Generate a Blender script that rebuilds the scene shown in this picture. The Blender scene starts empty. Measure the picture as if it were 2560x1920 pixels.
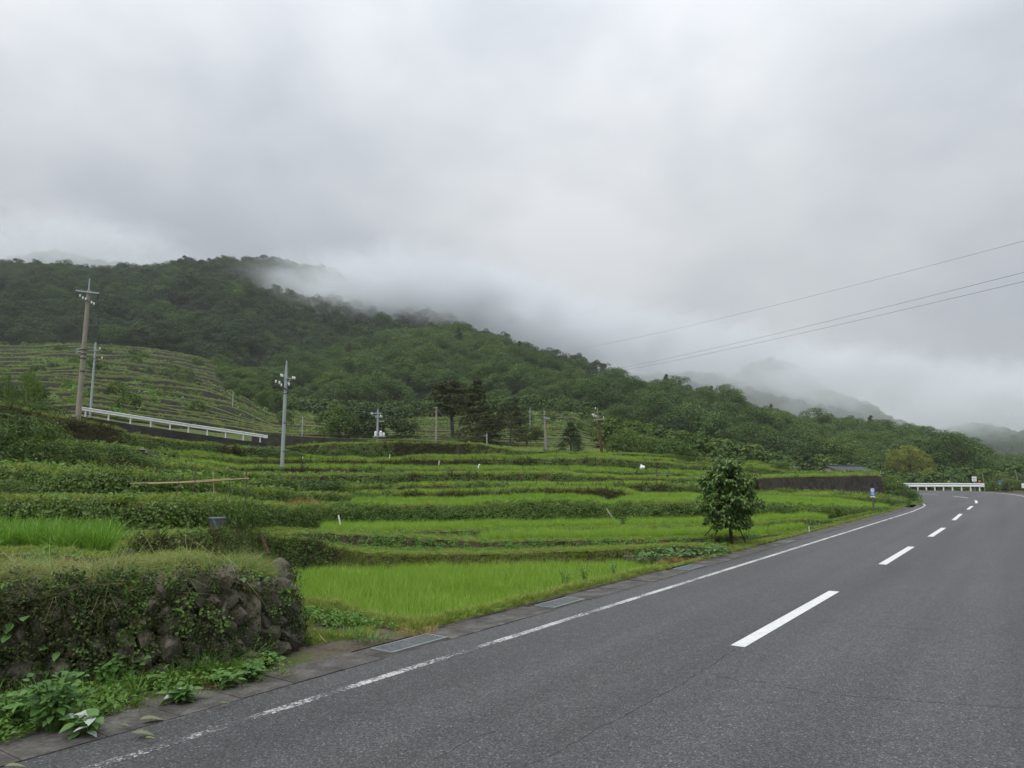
import bpy, math, random
import numpy as np
from mathutils import Vector, Matrix, Euler

random.seed(7)
RNG = np.random.default_rng(7)
SC = bpy.context.scene
ROOT = SC.collection

# ------------------------------------------------------------------ camera
CAM_H, FPX, PITCH = 2.0, 1850.0, math.atan(230 / 1850)
cd = bpy.data.cameras.new('camera')
cd.sensor_width = 36.0
cd.lens = 36.0 * FPX / 2560.0
cd.clip_start = 0.05
cd.clip_end = 12000
cam = bpy.data.objects.new('camera', cd)
cam.location = (0, 0, CAM_H)
cam.rotation_euler = (math.pi / 2 + PITCH, 0, 0)
ROOT.objects.link(cam)
SC.camera = cam

# ------------------------------------------------------------------ sky
SUN_EL, SUN_AZ = math.radians(58), math.radians(-145)     # behind the camera, to the left
world = bpy.data.worlds.new('World')
SC.world = world
world.use_nodes = True
wt = world.node_tree
wt.nodes.clear()


def nn(tree, kind, **kw):
    n = tree.nodes.new(kind)
    for k, v in kw.items():
        if k.startswith('i_'):
            key = k[2:].replace('_', ' ')
            n.inputs[key].default_value = v
        else:
            setattr(n, k, v)
    return n


def math_n(tree, op, a, b=None, clamp=False):
    n = tree.nodes.new('ShaderNodeMath')
    n.operation = op
    n.use_clamp = clamp
    for i, s in enumerate((a, b)):
        if s is None:
            continue
        if isinstance(s, (int, float)):
            n.inputs[i].default_value = s
        else:
            tree.links.new(s, n.inputs[i])
    return n.outputs[0]


def mix_c(tree, fac, a, b, blend='MIX'):
    n = tree.nodes.new('ShaderNodeMix')
    n.data_type = 'RGBA'
    n.blend_type = blend
    for s, v in ((0, fac), (6, a), (7, b)):
        if isinstance(v, (int, float)):
            n.inputs[s].default_value = v
        elif isinstance(v, (tuple, list)):
            n.inputs[s].default_value = (*v[:3], 1)
        else:
            tree.links.new(v, n.inputs[s])
    return n.outputs[2]


def noise_n(tree, vec, scale, detail=4, rough=.5, dist=0.0, dims='3D'):
    n = tree.nodes.new('ShaderNodeTexNoise')
    n.noise_dimensions = dims
    n.inputs['Scale'].default_value = scale
    n.inputs['Detail'].default_value = detail
    n.inputs['Roughness'].default_value = rough
    n.inputs['Distortion'].default_value = dist
    if vec is not None:
        tree.links.new(vec, n.inputs['Vector'])
    return n.outputs[0]


def ramp_n(tree, fac, stops):
    n = tree.nodes.new('ShaderNodeValToRGB')
    e = n.color_ramp.elements
    while len(e) < len(stops):
        e.new(.5)
    for el, (p, c) in zip(e, stops):
        el.position = p
        el.color = (c, c, c, 1) if isinstance(c, (int, float)) else (*c, 1)
    tree.links.new(fac, n.inputs[0])
    return n.outputs[0]


def build_sky():
    t = wt
    tc = nn(t, 'ShaderNodeTexCoord')
    sep = nn(t, 'ShaderNodeSeparateXYZ')
    t.links.new(tc.outputs['Generated'], sep.inputs[0])
    zc = math_n(t, 'MAXIMUM', sep.outputs[2], 0.0)
    den = math_n(t, 'ADD', zc, 0.22)
    cx = math_n(t, 'DIVIDE', sep.outputs[0], den)
    cy = math_n(t, 'DIVIDE', sep.outputs[1], den)
    comb = nn(t, 'ShaderNodeCombineXYZ')
    t.links.new(cx, comb.inputs[0])
    t.links.new(cy, comb.inputs[1])
    comb.inputs[2].default_value = 3.7
    st = nn(t, 'ShaderNodeVectorMath', operation='MULTIPLY')
    t.links.new(tc.outputs['Generated'], st.inputs[0])
    st.inputs[1].default_value = (1, 1, 1.6)
    n1 = noise_n(t, st.outputs[0], 3.1, 6, .46, .12)
    n2 = noise_n(t, st.outputs[0], 7.5, 5, .5, .1)
    f = math_n(t, 'ADD', math_n(t, 'MULTIPLY', math_n(t, 'SUBTRACT', n1, .5), 1.9), math_n(t, 'MULTIPLY', math_n(t, 'SUBTRACT', n2, .5), .42))
    f = math_n(t, 'ADD', f, .52)
    # thinner and thicker parts of the cloud deck
    for (az, el, k, amp) in ((10.5, 22, 40, .52), (24, 17.5, 110, .42), (-25, 29, 22, .02), (25.5, 22.5, 60, -.30), (-20, 15, 30, -.26), (28, 7, 40, -.20), (-4, 13, 60, -.12), (2, 30, 60, .12)):
        a, e = math.radians(az), math.radians(el)
        dt = nn(t, 'ShaderNodeVectorMath', operation='DOT_PRODUCT')
        t.links.new(tc.outputs['Generated'], dt.inputs[0])
        dt.inputs[1].default_value = (math.sin(a) * math.cos(e), math.cos(a) * math.cos(e), math.sin(e))
        g = math_n(t, 'EXPONENT', math_n(t, 'MULTIPLY', math_n(t, 'SUBTRACT', dt.outputs['Value'], 1.0), float(k)))
        f = math_n(t, 'ADD', f, math_n(t, 'MULTIPLY', g, amp))
    f = ramp_n(t, f, [(.0, 0.0), (.5, .5), (1.0, 1.0)])
    cloud = mix_c(t, f, (.49, .53, .60), (.93, .955, .99))
    # overcast luminance: brighter towards the zenith
    lum_gain = math_n(t, 'ADD', math_n(t, 'MULTIPLY', zc, .60), .335)
    lum_gain = math_n(t, 'ADD', lum_gain, math_n(t, 'MULTIPLY', math_n(t, 'POWER', zc, 3.0), .66))  # added cubic boost high overhead, out of view, to light the ground more
    vm = nn(t, 'ShaderNodeVectorMath', operation='SCALE')
    t.links.new(cloud, vm.inputs[0])
    t.links.new(lum_gain, vm.inputs['Scale'])
    sky = nn(t, 'ShaderNodeTexSky', sky_type='NISHITA', sun_disc=False,
             sun_elevation=SUN_EL, sun_rotation=SUN_AZ)
    sky.dust_density = 4
    sc = nn(t, 'ShaderNodeVectorMath', operation='SCALE')
    sc.inputs['Scale'].default_value = .08
    t.links.new(sky.outputs[0], sc.inputs[0])
    col = mix_c(t, .96, sc.outputs[0], vm.outputs[0])
    bg = nn(t, 'ShaderNodeBackground')
    bg.inputs[1].default_value = 1.0
    t.links.new(col, bg.inputs[0])
    out = nn(t, 'ShaderNodeOutputWorld')
    t.links.new(bg.outputs[0], out.inputs[0])


build_sky()
world.cycles.sampling_method = 'MANUAL'
world.cycles.sample_map_resolution = 512

# ------------------------------------------------------------------ sun behind thick cloud
ld = bpy.data.lights.new('sun', 'SUN')
ld.energy = 1.5
ld.angle = math.radians(40)
ld.color = (1.0, .97, .93)
sun = bpy.data.objects.new('sun', ld)
sun.rotation_euler = (math.pi / 2 - SUN_EL, 0, math.radians(-35))
sun.location = (0, 0, 50)
ROOT.objects.link(sun)

# ------------------------------------------------------------------ exposure, sampling
SC.view_settings.view_transform = 'Standard'
SC.view_settings.look = 'None'
SC.view_settings.exposure = 0.60
SC.view_settings.gamma = 1.0
SC.view_settings.use_curve_mapping = False
SC.render.engine = 'CYCLES'
cy = SC.cycles
cy.use_denoising = True
cy.use_adaptive_sampling = True
cy.adaptive_threshold = .01
cy.max_bounces = 6
cy.diffuse_bounces = 3
cy.glossy_bounces = 2
cy.transmission_bounces = 3
cy.volume_bounces = 3
cy.transparent_max_bounces = 24
cy.volume_step_rate = 1.0
cy.sample_clamp_indirect = 6

# ------------------------------------------------------------------ pixel <-> place
CP, SP = math.cos(PITCH), math.sin(PITCH)


def ray(u, v):
    a = (u - 1280) / FPX
    b = (960 - v) / FPX
    Y = CP - b * SP
    return a / Y, (SP + b * CP) / Y


def P(u, v, d):
    x, z = ray(u, v)
    return Vector((x * d, d, CAM_H + z * d))


def G(u, v, z=0.0):
    x, zz = ray(u, v)
    d = (z - CAM_H) / zz
    return Vector((x * d, d, z))


def zrow(v, d):
    return CAM_H + ray(1280, v)[1] * d


def rcol(u):
    return (u - 1280) / 1864.0


# ------------------------------------------------------------------ mesh building
class MB:
    """collects faces for one mesh"""

    def __init__(s):
        s.v, s.f, s.m, s.cv, s.n = [], [], [], [], 0

    def add(s, verts, faces, mat=0, cv=.5):
        verts = np.asarray(verts, float)
        b = s.n
        s.v.append(verts)
        s.n += len(verts)
        for i, f in enumerate(faces):
            s.f.append([b + k for k in f])
            s.m.append(mat)
            s.cv.append(cv if np.isscalar(cv) else cv[i])

    def quads(s, V, cv, mat=0):
        """V: (N,4,3)"""
        N = len(V)
        b = s.n
        s.v.append(V.reshape(-1, 3))
        s.n += 4 * N
        idx = (b + np.arange(4 * N)).reshape(-1, 4)
        s.f.extend(idx.tolist())
        s.m.extend([mat] * N)
        s.cv.extend(np.broadcast_to(cv, (N,)).tolist())

    def box(s, c, size, rot=None, mat=0, taper=1.0):
        x, y, z = [k / 2 for k in size]
        pts = [(-x, -y, -z), (x, -y, -z), (x, y, -z), (-x, y, -z),
               (-x * taper, -y * taper, z), (x * taper, -y * taper, z), (x * taper, y * taper, z), (-x * taper, y * taper, z)]
        if rot is not None:
            pts = [rot @ Vector(p) for p in pts]
        pts = [Vector(p) + Vector(c) for p in pts]
        s.add(pts, [(0, 3, 2, 1), (4, 5, 6, 7), (0, 1, 5, 4), (1, 2, 6, 5), (2, 3, 7, 6), (3, 0, 4, 7)], mat)

    def tube(s, pts, rad, n=8, mat=0, cap=True, cv=.5):
        pts = [Vector(p) for p in pts]
        if np.isscalar(rad):
            rad = [rad] * len(pts)
        V = []
        for i, p in enumerate(pts):
            t = (pts[min(i + 1, len(pts) - 1)] - pts[max(i - 1, 0)])
            if t.length < 1e-9:
                t = Vector((0, 0, 1))
            t.normalize()
            a = t.orthogonal().normalized() if abs(t.z) < .99 else Vector((1, 0, 0))
            if abs(t.z) < .99:
                a = t.cross(Vector((0, 0, 1))).normalized()
            b = t.cross(a).normalized()
            a = b.cross(t).normalized()
            for k in range(n):
                w = 2 * math.pi * k / n
                V.append(p + (a * math.cos(w) + b * math.sin(w)) * rad[i])
        F = []
        for i in range(len(pts) - 1):
            for k in range(n):
                F.append((i * n + k, i * n + (k + 1) % n, (i + 1) * n + (k + 1) % n, (i + 1) * n + k))
        if cap:
            F.append(tuple(range(n - 1, -1, -1)))
            F.append(tuple((len(pts) - 1) * n + k for k in range(n)))
        s.add(V, F, mat, cv)

    def mesh(s, name, mats, smooth=False):
        me = bpy.data.meshes.new(name)
        v = np.concatenate(s.v) if s.v else np.zeros((0, 3))
        me.from_pydata(v.tolist(), [], s.f)
        for m in (mats if isinstance(mats, (list, tuple)) else [mats]):
            me.materials.append(m)
        if len(s.f):
            me.polygons.foreach_set('material_index', s.m)
            at = me.attributes.new('cv', 'FLOAT', 'FACE')
            at.data.foreach_set('value', s.cv)
            if smooth:
                me.polygons.foreach_set('use_smooth', [True] * len(me.polygons))
        me.update()
        return me


def link(name, data, parent=None, label=None, cat=None, group=None, kind=None, loc=None):
    o = bpy.data.objects.new(name, data)
    ROOT.objects.link(o)
    if parent is not None:
        o.parent = parent
    if loc is not None:
        o.location = loc
    tag(o, label, cat, group, kind)
    return o


def tag(o, label=None, cat=None, group=None, kind=None):
    if label:
        o['label'] = label
    if cat:
        o['category'] = cat
    if group:
        o['group'] = group
    if kind:
        o['kind'] = kind
    return o


def thing(name, label, cat, loc=(0, 0, 0), rotz=0.0, group=None):
    o = link(name, None, None, label, cat, group, None, loc)
    o.rotation_euler = (0, 0, rotz)
    return o


def copy_tree(o, parent=None):
    c = o.copy()
    ROOT.objects.link(c)
    c.parent = parent
    for ch in list(o.children):
        copy_tree(ch, c)
    return c


def unit(a):
    return a / np.maximum(np.linalg.norm(a, axis=-1, keepdims=True), 1e-9)


def leaf_quads(p, nrm, tan, L, W, fold=.12, droop=.1):
    """p (N,3) leaf centre; returns (N,4,3)"""
    nrm = unit(nrm)
    tan = unit(tan - nrm * np.sum(tan * nrm, -1, keepdims=True))
    bi = np.cross(nrm, tan)
    L = np.broadcast_to(np.asarray(L, float), (len(p),))[:, None]
    W = np.broadcast_to(np.asarray(W, float), (len(p),))[:, None]
    base = p - tan * L * .5
    tip = p + tan * L * .5 - nrm * L * droop
    l = p + bi * W * .5 + nrm * W * fold
    r = p - bi * W * .5 + nrm * W * fold
    return np.stack([base, r, tip, l], 1)


def blades(mb, base, az, h, lean, w, segs=3, curl=1.6, mat=0, cv=None, rng=RNG):
    """grass blades as bent tapering strips; base (N,3)"""
    N = len(base)
    t = np.linspace(0, 1, segs + 1)
    dirv = np.stack([np.cos(az), np.sin(az), np.zeros(N)], 1)
    side = np.stack([-np.sin(az), np.cos(az), np.zeros(N)], 1)
    cv = rng.random(N) if cv is None else cv
    prev = None
    for k, tk in enumerate(t):
        out = (lean * tk ** curl)[:, None] * dirv * h[:, None]
        up = (h * tk * (1 - .35 * lean * tk))[:, None] * np.array([0, 0, 1.0])
        c = base + out + up
        ww = (w * (1 - tk ** 1.5) * .5 + w * .02)[:, None]
        cur = (c - side * ww, c + side * ww)
        if prev is not None:
            mb.quads(np.stack([prev[0], prev[1], cur[1], cur[0]], 1), cv, mat)
        prev = cur


# ------------------------------------------------------------------ materials
def new_mat(name):
    m = bpy.data.materials.new(name)
    m.use_nodes = True
    m.node_tree.nodes.clear()
    return m, m.node_tree


def finish(t, surf):
    out = t.nodes.new('ShaderNodeOutputMaterial')
    t.links.new(surf, out.inputs[0])


def principled(t, col, rough=.7, spec=.3, metal=0.0, normal=None):
    b = t.nodes.new('ShaderNodeBsdfPrincipled')
    if isinstance(col, (tuple, list)):
        b.inputs['Base Color'].default_value = (*col[:3], 1)
    else:
        t.links.new(col, b.inputs['Base Color'])
    if isinstance(rough, (int, float)):
        b.inputs['Roughness'].default_value = rough
    else:
        t.links.new(rough, b.inputs['Roughness'])
    b.inputs['Specular IOR Level'].default_value = spec
    b.inputs['Metallic'].default_value = metal
    if normal is not None:
        t.links.new(normal, b.inputs['Normal'])
    return b.outputs[0]


def bump(t, h, strength=.3, dist=.02):
    n = t.nodes.new('ShaderNodeBump')
    n.inputs['Strength'].default_value = strength
    n.inputs['Distance'].default_value = dist
    t.links.new(h, n.inputs['Height'])
    return n.outputs[0]


def leaf_mat(name, dark, light, trans=.28, spec=.25, rough=.55, patch=None, patch_scale=.12, dry=None, dry_amt=0.0):
    m, t = new_mat(name)
    oi = nn(t, 'ShaderNodeObjectInfo')
    at = nn(t, 'ShaderNodeAttribute', attribute_name='cv')
    f = math_n(t, 'ADD', math_n(t, 'MULTIPLY', at.outputs['Fac'], .6), math_n(t, 'MULTIPLY', oi.outputs['Random'], .4), True)
    col = mix_c(t, f, dark, light)
    if patch is not None:
        ns = noise_n(t, oi.outputs['Location'], patch_scale, 3, .6)
        k = ramp_n(t, ns, [(.40, 0.0), (.62, 1.0)])
        col = mix_c(t, math_n(t, 'MULTIPLY', k, .75), col, patch)
    if dry is not None:
        wn = nn(t, 'ShaderNodeTexWhiteNoise', noise_dimensions='2D')
        cb = nn(t, 'ShaderNodeCombineXYZ')
        t.links.new(oi.outputs['Random'], cb.inputs[0])
        t.links.new(at.outputs['Fac'], cb.inputs[1])
        t.links.new(cb.outputs[0], wn.inputs['Vector'])
        k = math_n(t, 'LESS_THAN', wn.outputs['Value'], dry_amt)
        col = mix_c(t, k, col, dry)
    bs = principled(t, col, rough, spec)
    tr = nn(t, 'ShaderNodeBsdfTranslucent')
    t.links.new(mix_c(t, 1.0, col, (1.15, 1.1, .7), 'MULTIPLY'), tr.inputs[0])
    mx = nn(t, 'ShaderNodeMixShader')
    mx.inputs[0].default_value = trans
    t.links.new(bs, mx.inputs[1])
    t.links.new(tr.outputs[0], mx.inputs[2])
    finish(t, mx.outputs[0])
    return m


def noise_mat(name, cols, scale=2.0, rough=.9, detail=6, bump_s=.4, bump_scale=12.0, spec=.2, stops=None):
    m, t = new_mat(name)
    g = nn(t, 'ShaderNodeNewGeometry')
    n1 = noise_n(t, g.outputs['Position'], scale, detail, .62)
    k = len(cols)
    stops = stops or [.32 + .36 * i / max(k - 1, 1) for i in range(k)]
    col = ramp_n(t, n1, list(zip(stops, cols)))
    n2 = noise_n(t, g.outputs['Position'], bump_scale, 5, .6)
    col = mix_c(t, .5, col, ramp_n(t, n2, [(.3, .35), (.7, 1.5)]), 'MULTIPLY')
    finish(t, principled(t, col, rough, spec, 0, bump(t, n2, bump_s, .05)))
    return m


def plain_mat(name, col, rough=.6, spec=.3, metal=0.0, var=.25, scale=6.0):
    m, t = new_mat(name)
    g = nn(t, 'ShaderNodeTexCoord')
    n1 = noise_n(t, g.outputs['Object'], scale, 5, .65)
    c = mix_c(t, 1.0, col, ramp_n(t, n1, [(.3, 1 - var), (.7, 1 + var * .6)]), 'MULTIPLY')
    finish(t, principled(t, c, rough, spec, metal))
    return m


# ------------------------------------------------------------------ scattering of stuff
SRC = {}


def source(key, meshes):
    """a hidden family of meshes that stuff is scattered from"""
    c = bpy.data.collections.new('source_' + key)
    for i, me in enumerate(meshes):
        c.objects.link(bpy.data.objects.new('%s_source_%02d' % (key, i), me))
    SRC[key] = (c, len(meshes))


def align_euler(nrm, spin):
    """eulers that turn +Z to nrm, spun about it"""
    out = np.zeros((len(nrm), 3))
    for i, (n, s) in enumerate(zip(nrm, spin)):
        q = Vector((0, 0, 1)).rotation_difference(Vector(n))
        e = (q @ Euler((0, 0, s)).to_quaternion()).to_euler()
        out[i] = (e.x, e.y, e.z)
    return out


def upright(n, tilt=.12, rng=RNG):
    e = np.zeros((n, 3))
    e[:, 0] = rng.normal(0, tilt, n)
    e[:, 1] = rng.normal(0, tilt, n)
    e[:, 2] = rng.random(n) * 2 * math.pi
    return e


def scatter(name, key, pts, rot, scl, label=None, cat=None, parent=None, group=None, idx=None, kind='stuff'):
    coll, nv = SRC[key]
    pts = np.asarray(pts, float)
    n = len(pts)
    me = bpy.data.meshes.new(name)
    me.vertices.add(n)
    me.vertices.foreach_set('co', pts.ravel())
    a = me.attributes.new('rot', 'FLOAT_VECTOR', 'POINT')
    a.data.foreach_set('vector', np.asarray(rot, float).ravel())
    a = me.attributes.new('scl', 'FLOAT_VECTOR', 'POINT')
    scl = np.asarray(scl, float)
    if scl.ndim == 1:
        scl = np.repeat(scl[:, None], 3, 1)
    a.data.foreach_set('vector', scl.ravel())
    a = me.attributes.new('idx', 'INT', 'POINT')
    a.data.foreach_set('value', (RNG.integers(0, nv, n) if idx is None else idx).astype(np.int32))
    o = link(name, me, parent, label, cat, group, kind)
    ng = bpy.data.node_groups.new('scatter_' + name, 'GeometryNodeTree')
    ng.interface.new_socket('Geometry', in_out='INPUT', socket_type='NodeSocketGeometry')
    ng.interface.new_socket('Geometry', in_out='OUTPUT', socket_type='NodeSocketGeometry')
    gi = ng.nodes.new('NodeGroupInput')
    go = ng.nodes.new('NodeGroupOutput')
    ip = ng.nodes.new('GeometryNodeInstanceOnPoints')
    ci = ng.nodes.new('GeometryNodeCollectionInfo')
    ci.inputs['Collection'].default_value = coll
    ci.inputs['Separate Children'].default_value = True
    ci.inputs['Reset Children'].default_value = True

    def attr(nm, typ):
        k = ng.nodes.new('GeometryNodeInputNamedAttribute')
        k.data_type = typ
        k.inputs['Name'].default_value = nm
        return k.outputs['Attribute']
    e2r = ng.nodes.new('FunctionNodeEulerToRotation')
    ng.links.new(attr('rot', 'FLOAT_VECTOR'), e2r.inputs[0])
    ng.links.new(gi.outputs[0], ip.inputs['Points'])
    ng.links.new(ci.outputs[0], ip.inputs['Instance'])
    ip.inputs['Pick Instance'].default_value = True
    ng.links.new(attr('idx', 'INT'), ip.inputs['Instance Index'])
    ng.links.new(e2r.outputs[0], ip.inputs['Rotation'])
    ng.links.new(attr('scl', 'FLOAT_VECTOR'), ip.inputs['Scale'])
    ng.links.new(ip.outputs[0], go.inputs[0])
    md = o.modifiers.new('scatter', 'NODES')
    md.node_group = ng
    return o


def sample_grid(A, dens, rng=RNG, keep=None):
    """A: (n,m,3) grid of points; random points on its quads with dens per m2; returns pts, normals"""
    a, b, c, d = A[:-1, :-1], A[1:, :-1], A[1:, 1:], A[:-1, 1:]
    n1 = np.cross(b - a, d - a)
    n2 = np.cross(d - c, b - c)
    ar = .5 * (np.linalg.norm(n1, axis=-1) + np.linalg.norm(n2, axis=-1)).ravel()
    tot = ar.sum()
    N = int(tot * dens)
    if N == 0:
        return np.zeros((0, 3)), np.zeros((0, 3))
    q = rng.choice(len(ar), N, p=ar / tot)
    s, t = rng.random((N, 1)), rng.random((N, 1))
    f = lambda k: k.reshape(-1, 3)[q]
    pts = f(a) * (1 - s) * (1 - t) + f(b) * s * (1 - t) + f(c) * s * t + f(d) * (1 - s) * t
    nr = unit(f(n1) + f(n2))
    if keep is not None:
        k = keep(pts)
        pts, nr = pts[k], nr[k]
    return pts, nr


def vnoise(x, y, seed=0):
    """cheap smooth value noise for arrays, 0..1"""
    x = np.asarray(x, float)
    y = np.asarray(y, float)
    xi, yi = np.floor(x).astype(int), np.floor(y).astype(int)
    fx, fy = x - xi, y - yi
    fx, fy = fx * fx * (3 - 2 * fx), fy * fy * (3 - 2 * fy)

    def h(i, j):
        k = np.sin(i * 127.1 + j * 311.7 + seed * 74.7) * 43758.5453
        return k - np.floor(k)
    return (h(xi, yi) * (1 - fx) + h(xi + 1, yi) * fx) * (1 - fy) + (h(xi, yi + 1) * (1 - fx) + h(xi + 1, yi + 1) * fx) * fy


def pix_u(p):
    p = np.asarray(p)
    return 1280 + 1864 * p[:, 0] / np.maximum(p[:, 1], .1)

# ================================================================== the road
HEAD = math.radians(34.6)
RD = np.array([math.sin(HEAD), math.cos(HEAD)])
E0 = np.array([-2.86, 5.46])
EDGE = [tuple(E0 + RD * s) for s in (-14, -7, 0, 8, 16, 24, 32, 40, 44.5)] + [
    (24.3, 45.0), (26.15, 47.81), (28.13, 51.02), (29.36, 53.39), (30.38, 55.6), (31.95, 59.51), (33.4, 64), (34.4, 69),
    (34.8, 74), (34, 79), (32, 84), (28.5, 88), (24, 91), (16, 93.5), (6, 95)]
OUTER = [tuple(E0 + RD * s + np.array([math.cos(HEAD), -math.sin(HEAD)]) * 6.6) for s in (-14, 0, 16, 32, 44.5)] + [
    (34, 48), (40.5, 57.5), (46, 66), (51.1, 74.8), (53.8, 79.85), (57, 87), (58.6, 92), (58.4, 96.5), (55.5, 101.5),
    (50, 105.5), (42, 108.5), (32, 110.5), (20, 112), (6, 113)]


def smooth_poly(p, it=2):
    p = np.array(p, float)
    for _ in range(it):
        q = [p[0]]
        for a, b in zip(p[:-1], p[1:]):
            q += [a * .75 + b * .25, a * .25 + b * .75]
        q.append(p[-1])
        p = np.array(q)
    return p


def arc(p):
    return np.concatenate([[0], np.cumsum(np.linalg.norm(np.diff(p, axis=0), axis=1))])


def resample(p, step=None, n=None):
    s = arc(p)
    q = np.linspace(0, s[-1], n if n else int(s[-1] / step) + 1)
    return np.stack([np.interp(q, s, p[:, 0]), np.interp(q, s, p[:, 1])], 1)


def offset(p, dist):
    """to the left of the direction of travel"""
    t = np.gradient(p, axis=0)
    t = t / np.linalg.norm(t, axis=1, keepdims=True)
    return p + np.stack([-t[:, 1], t[:, 0]], 1) * dist


EDGE = resample(smooth_poly(EDGE), .5)
OUTER = resample(smooth_poly(OUTER), .5)
SEAM = offset(EDGE, .52)
VERGE = offset(EDGE, 1.06)


def asphalt_mat():
    m, t = new_mat('asphalt')
    g = nn(t, 'ShaderNodeNewGeometry')
    pos = g.outputs['Position']
    v = nn(t, 'ShaderNodeTexVoronoi')
    v.inputs['Scale'].default_value = 80
    t.links.new(pos, v.inputs['Vector'])
    big = noise_n(t, pos, .35, 4, .6)
    mid = noise_n(t, pos, 6, 5, .7)
    # streaks along the wheel tracks
    mp = nn(t, 'ShaderNodeMapping')
    mp.inputs['Rotation'].default_value = (0, 0, HEAD)
    t.links.new(pos, mp.inputs['Vector'])
    mp2 = nn(t, 'ShaderNodeMapping')
    mp2.inputs['Scale'].default_value = (1.1, .035, 1)
    t.links.new(mp.outputs[0], mp2.inputs['Vector'])
    streak = noise_n(t, mp2.outputs[0], 1.0, 3, .5)
    speck = ramp_n(t, v.outputs['Color'], [(.2, .5), (.55, .92), (.82, 1.38), (.96, 2.9)])
    col = mix_c(t, big, (.052, .052, .053), (.070, .070, .071))
    col = mix_c(t, 1.0, col, ramp_n(t, streak, [(.35, .82), (.65, 1.16)]), 'MULTIPLY')
    col = mix_c(t, 1.0, col, ramp_n(t, mid, [(.3, .86), (.7, 1.14)]), 'MULTIPLY')
    col = mix_c(t, 1.0, col, speck, 'MULTIPLY')
    finish(t, principled(t, col, .62, .35, 0, bump(t, v.outputs['Distance'], .55, .008)))
    return m


def paint_mat(name, wear, base=(.60, .61, .60)):
    m, t = new_mat(name)
    g = nn(t, 'ShaderNodeNewGeometry')
    pos = g.outputs['Position']
    n1 = noise_n(t, pos, 26, 6, .75)
    n2 = noise_n(t, pos, 1.3, 3, .6)
    sep = nn(t, 'ShaderNodeSeparateXYZ')
    t.links.new(pos, sep.inputs[0])
    near = math_n(t, 'MULTIPLY', math_n(t, 'SUBTRACT', 13.0, sep.outputs[1]), .0125 * wear)
    near = math_n(t, 'MAXIMUM', near, 0.0)
    f = math_n(t, 'ADD', math_n(t, 'MULTIPLY', n1, .62), math_n(t, 'MULTIPLY', n2, .38))
    thr = math_n(t, 'ADD', near, .33 + .10 * wear)
    k = math_n(t, 'MULTIPLY', math_n(t, 'SUBTRACT', f, thr), 14.0, True)
    n3 = noise_n(t, pos, 9, 5, .6)
    pc = mix_c(t, 1.0, base, ramp_n(t, n3, [(.3, .84), (.7, 1.06)]), 'MULTIPLY')
    v = nn(t, 'ShaderNodeTexVoronoi')
    v.inputs['Scale'].default_value = 80
    t.links.new(pos, v.inputs['Vector'])
    ac = mix_c(t, 1.0, (.066, .066, .068), ramp_n(t, v.outputs['Color'], [(.2, .5), (.55, .92), (.82, 1.38), (.96, 2.9)]), 'MULTIPLY')
    finish(t, principled(t, mix_c(t, k, ac, pc), .6, .3))
    return m


M_ASPHALT = asphalt_mat()
M_PAINT = paint_mat('white_road_paint', .15)
M_PAINT_WORN = paint_mat('worn_road_paint', 1.0, (.46, .46, .45))
M_CRACK = plain_mat('crack_tar', (.030, .030, .031), .9)
M_SLAB = noise_mat('gutter_concrete', [(.050, .047, .042), (.082, .078, .071), (.13, .125, .115)], 3.2, .85, 6, .3, 30)
M_STEEL = plain_mat('galvanised_grate', (.26, .28, .28), .45, .5, .55)


def ribbon(name, left, right, z, mat, parent=None, step_mat=None, **kw):
    mb = MB()
    n = len(left)
    V = np.zeros((2 * n, 3))
    V[:n, :2], V[n:, :2] = left, right
    V[:, 2] = z
    mb.add(V, [(n + i, n + i + 1, i + 1, i) for i in range(n - 1)])
    return link(name, mb.mesh(name, mat), parent, **kw)


# carriageway: lofted between the gutter seam and the outer edge
nL = 260
lft = resample(SEAM, n=nL)
sO, sS = arc(OUTER), arc(SEAM)
# match along the straight first, then by share of the remainder
kS, kO = 46.0, 50.0
qs = np.linspace(0, sS[-1], nL)
qo = np.where(qs < kS + 14, qs, (kS + 14) + (qs - kS - 14) / (sS[-1] - kS - 14) * (sO[-1] - kS - 14))
rgt = np.stack([np.interp(qo, sO, OUTER[:, 0]), np.interp(qo, sO, OUTER[:, 1])], 1)
rgt_off = offset(OUTER, -1.6)
rgt2 = np.stack([np.interp(qo, sO, rgt_off[:, 0]), np.interp(qo, sO, rgt_off[:, 1])], 1)
road = ribbon('road', lft, rgt2, 0.0, M_ASPHALT, kind='structure', label='grey asphalt two-lane road curving left past the terraces')

# left edge line, solid and worn; the line breaks up towards the camera
wE = .055
ribbon('edge_line', offset(EDGE, wE), offset(EDGE, -wE), .0015, M_PAINT_WORN, road)
ribbon('edge_line', offset(OUTER, .075), offset(OUTER, -.075), .0025, M_PAINT, road)
# centre dashes
DASH = [((1844, 1615.8), (2085.6, 1478.2)), ((2205.8, 1411), (2278.4, 1366.8)), ((2325.5, 1341.7), (2359.3, 1319.6)),
        ((2384.2, 1300.4), (2402.3, 1284.7)), ((2419.5, 1273.7), (2430.3, 1265.2)),
        ((2440.3, 1258.1), (2441.5, 1254.5), (2438.5, 1250.9)), ((2420.4, 1245.3), (2404, 1242.8), (2382.4, 1240.4)),
        ((2347.2, 1237.7), (2297.8, 1234.6))]
for dpx in DASH:
    pts = np.array([G(*q)[:2] for q in dpx])
    if len(pts) == 3:
        pts = smooth_poly(pts, 2)
    pts = resample(pts, n=9)
    ribbon('centre_dash', offset(pts, .085), offset(pts, -.085), .0025, M_PAINT, road)
# dash behind the camera, for other viewpoints
q = np.array(G(1844, 1615.8)[:2]) - RD * 5
q = resample(np.array([q - RD * 5, q]), n=5)
ribbon('centre_dash', offset(q, .085), offset(q, -.085), .006, M_PAINT, road)

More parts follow.
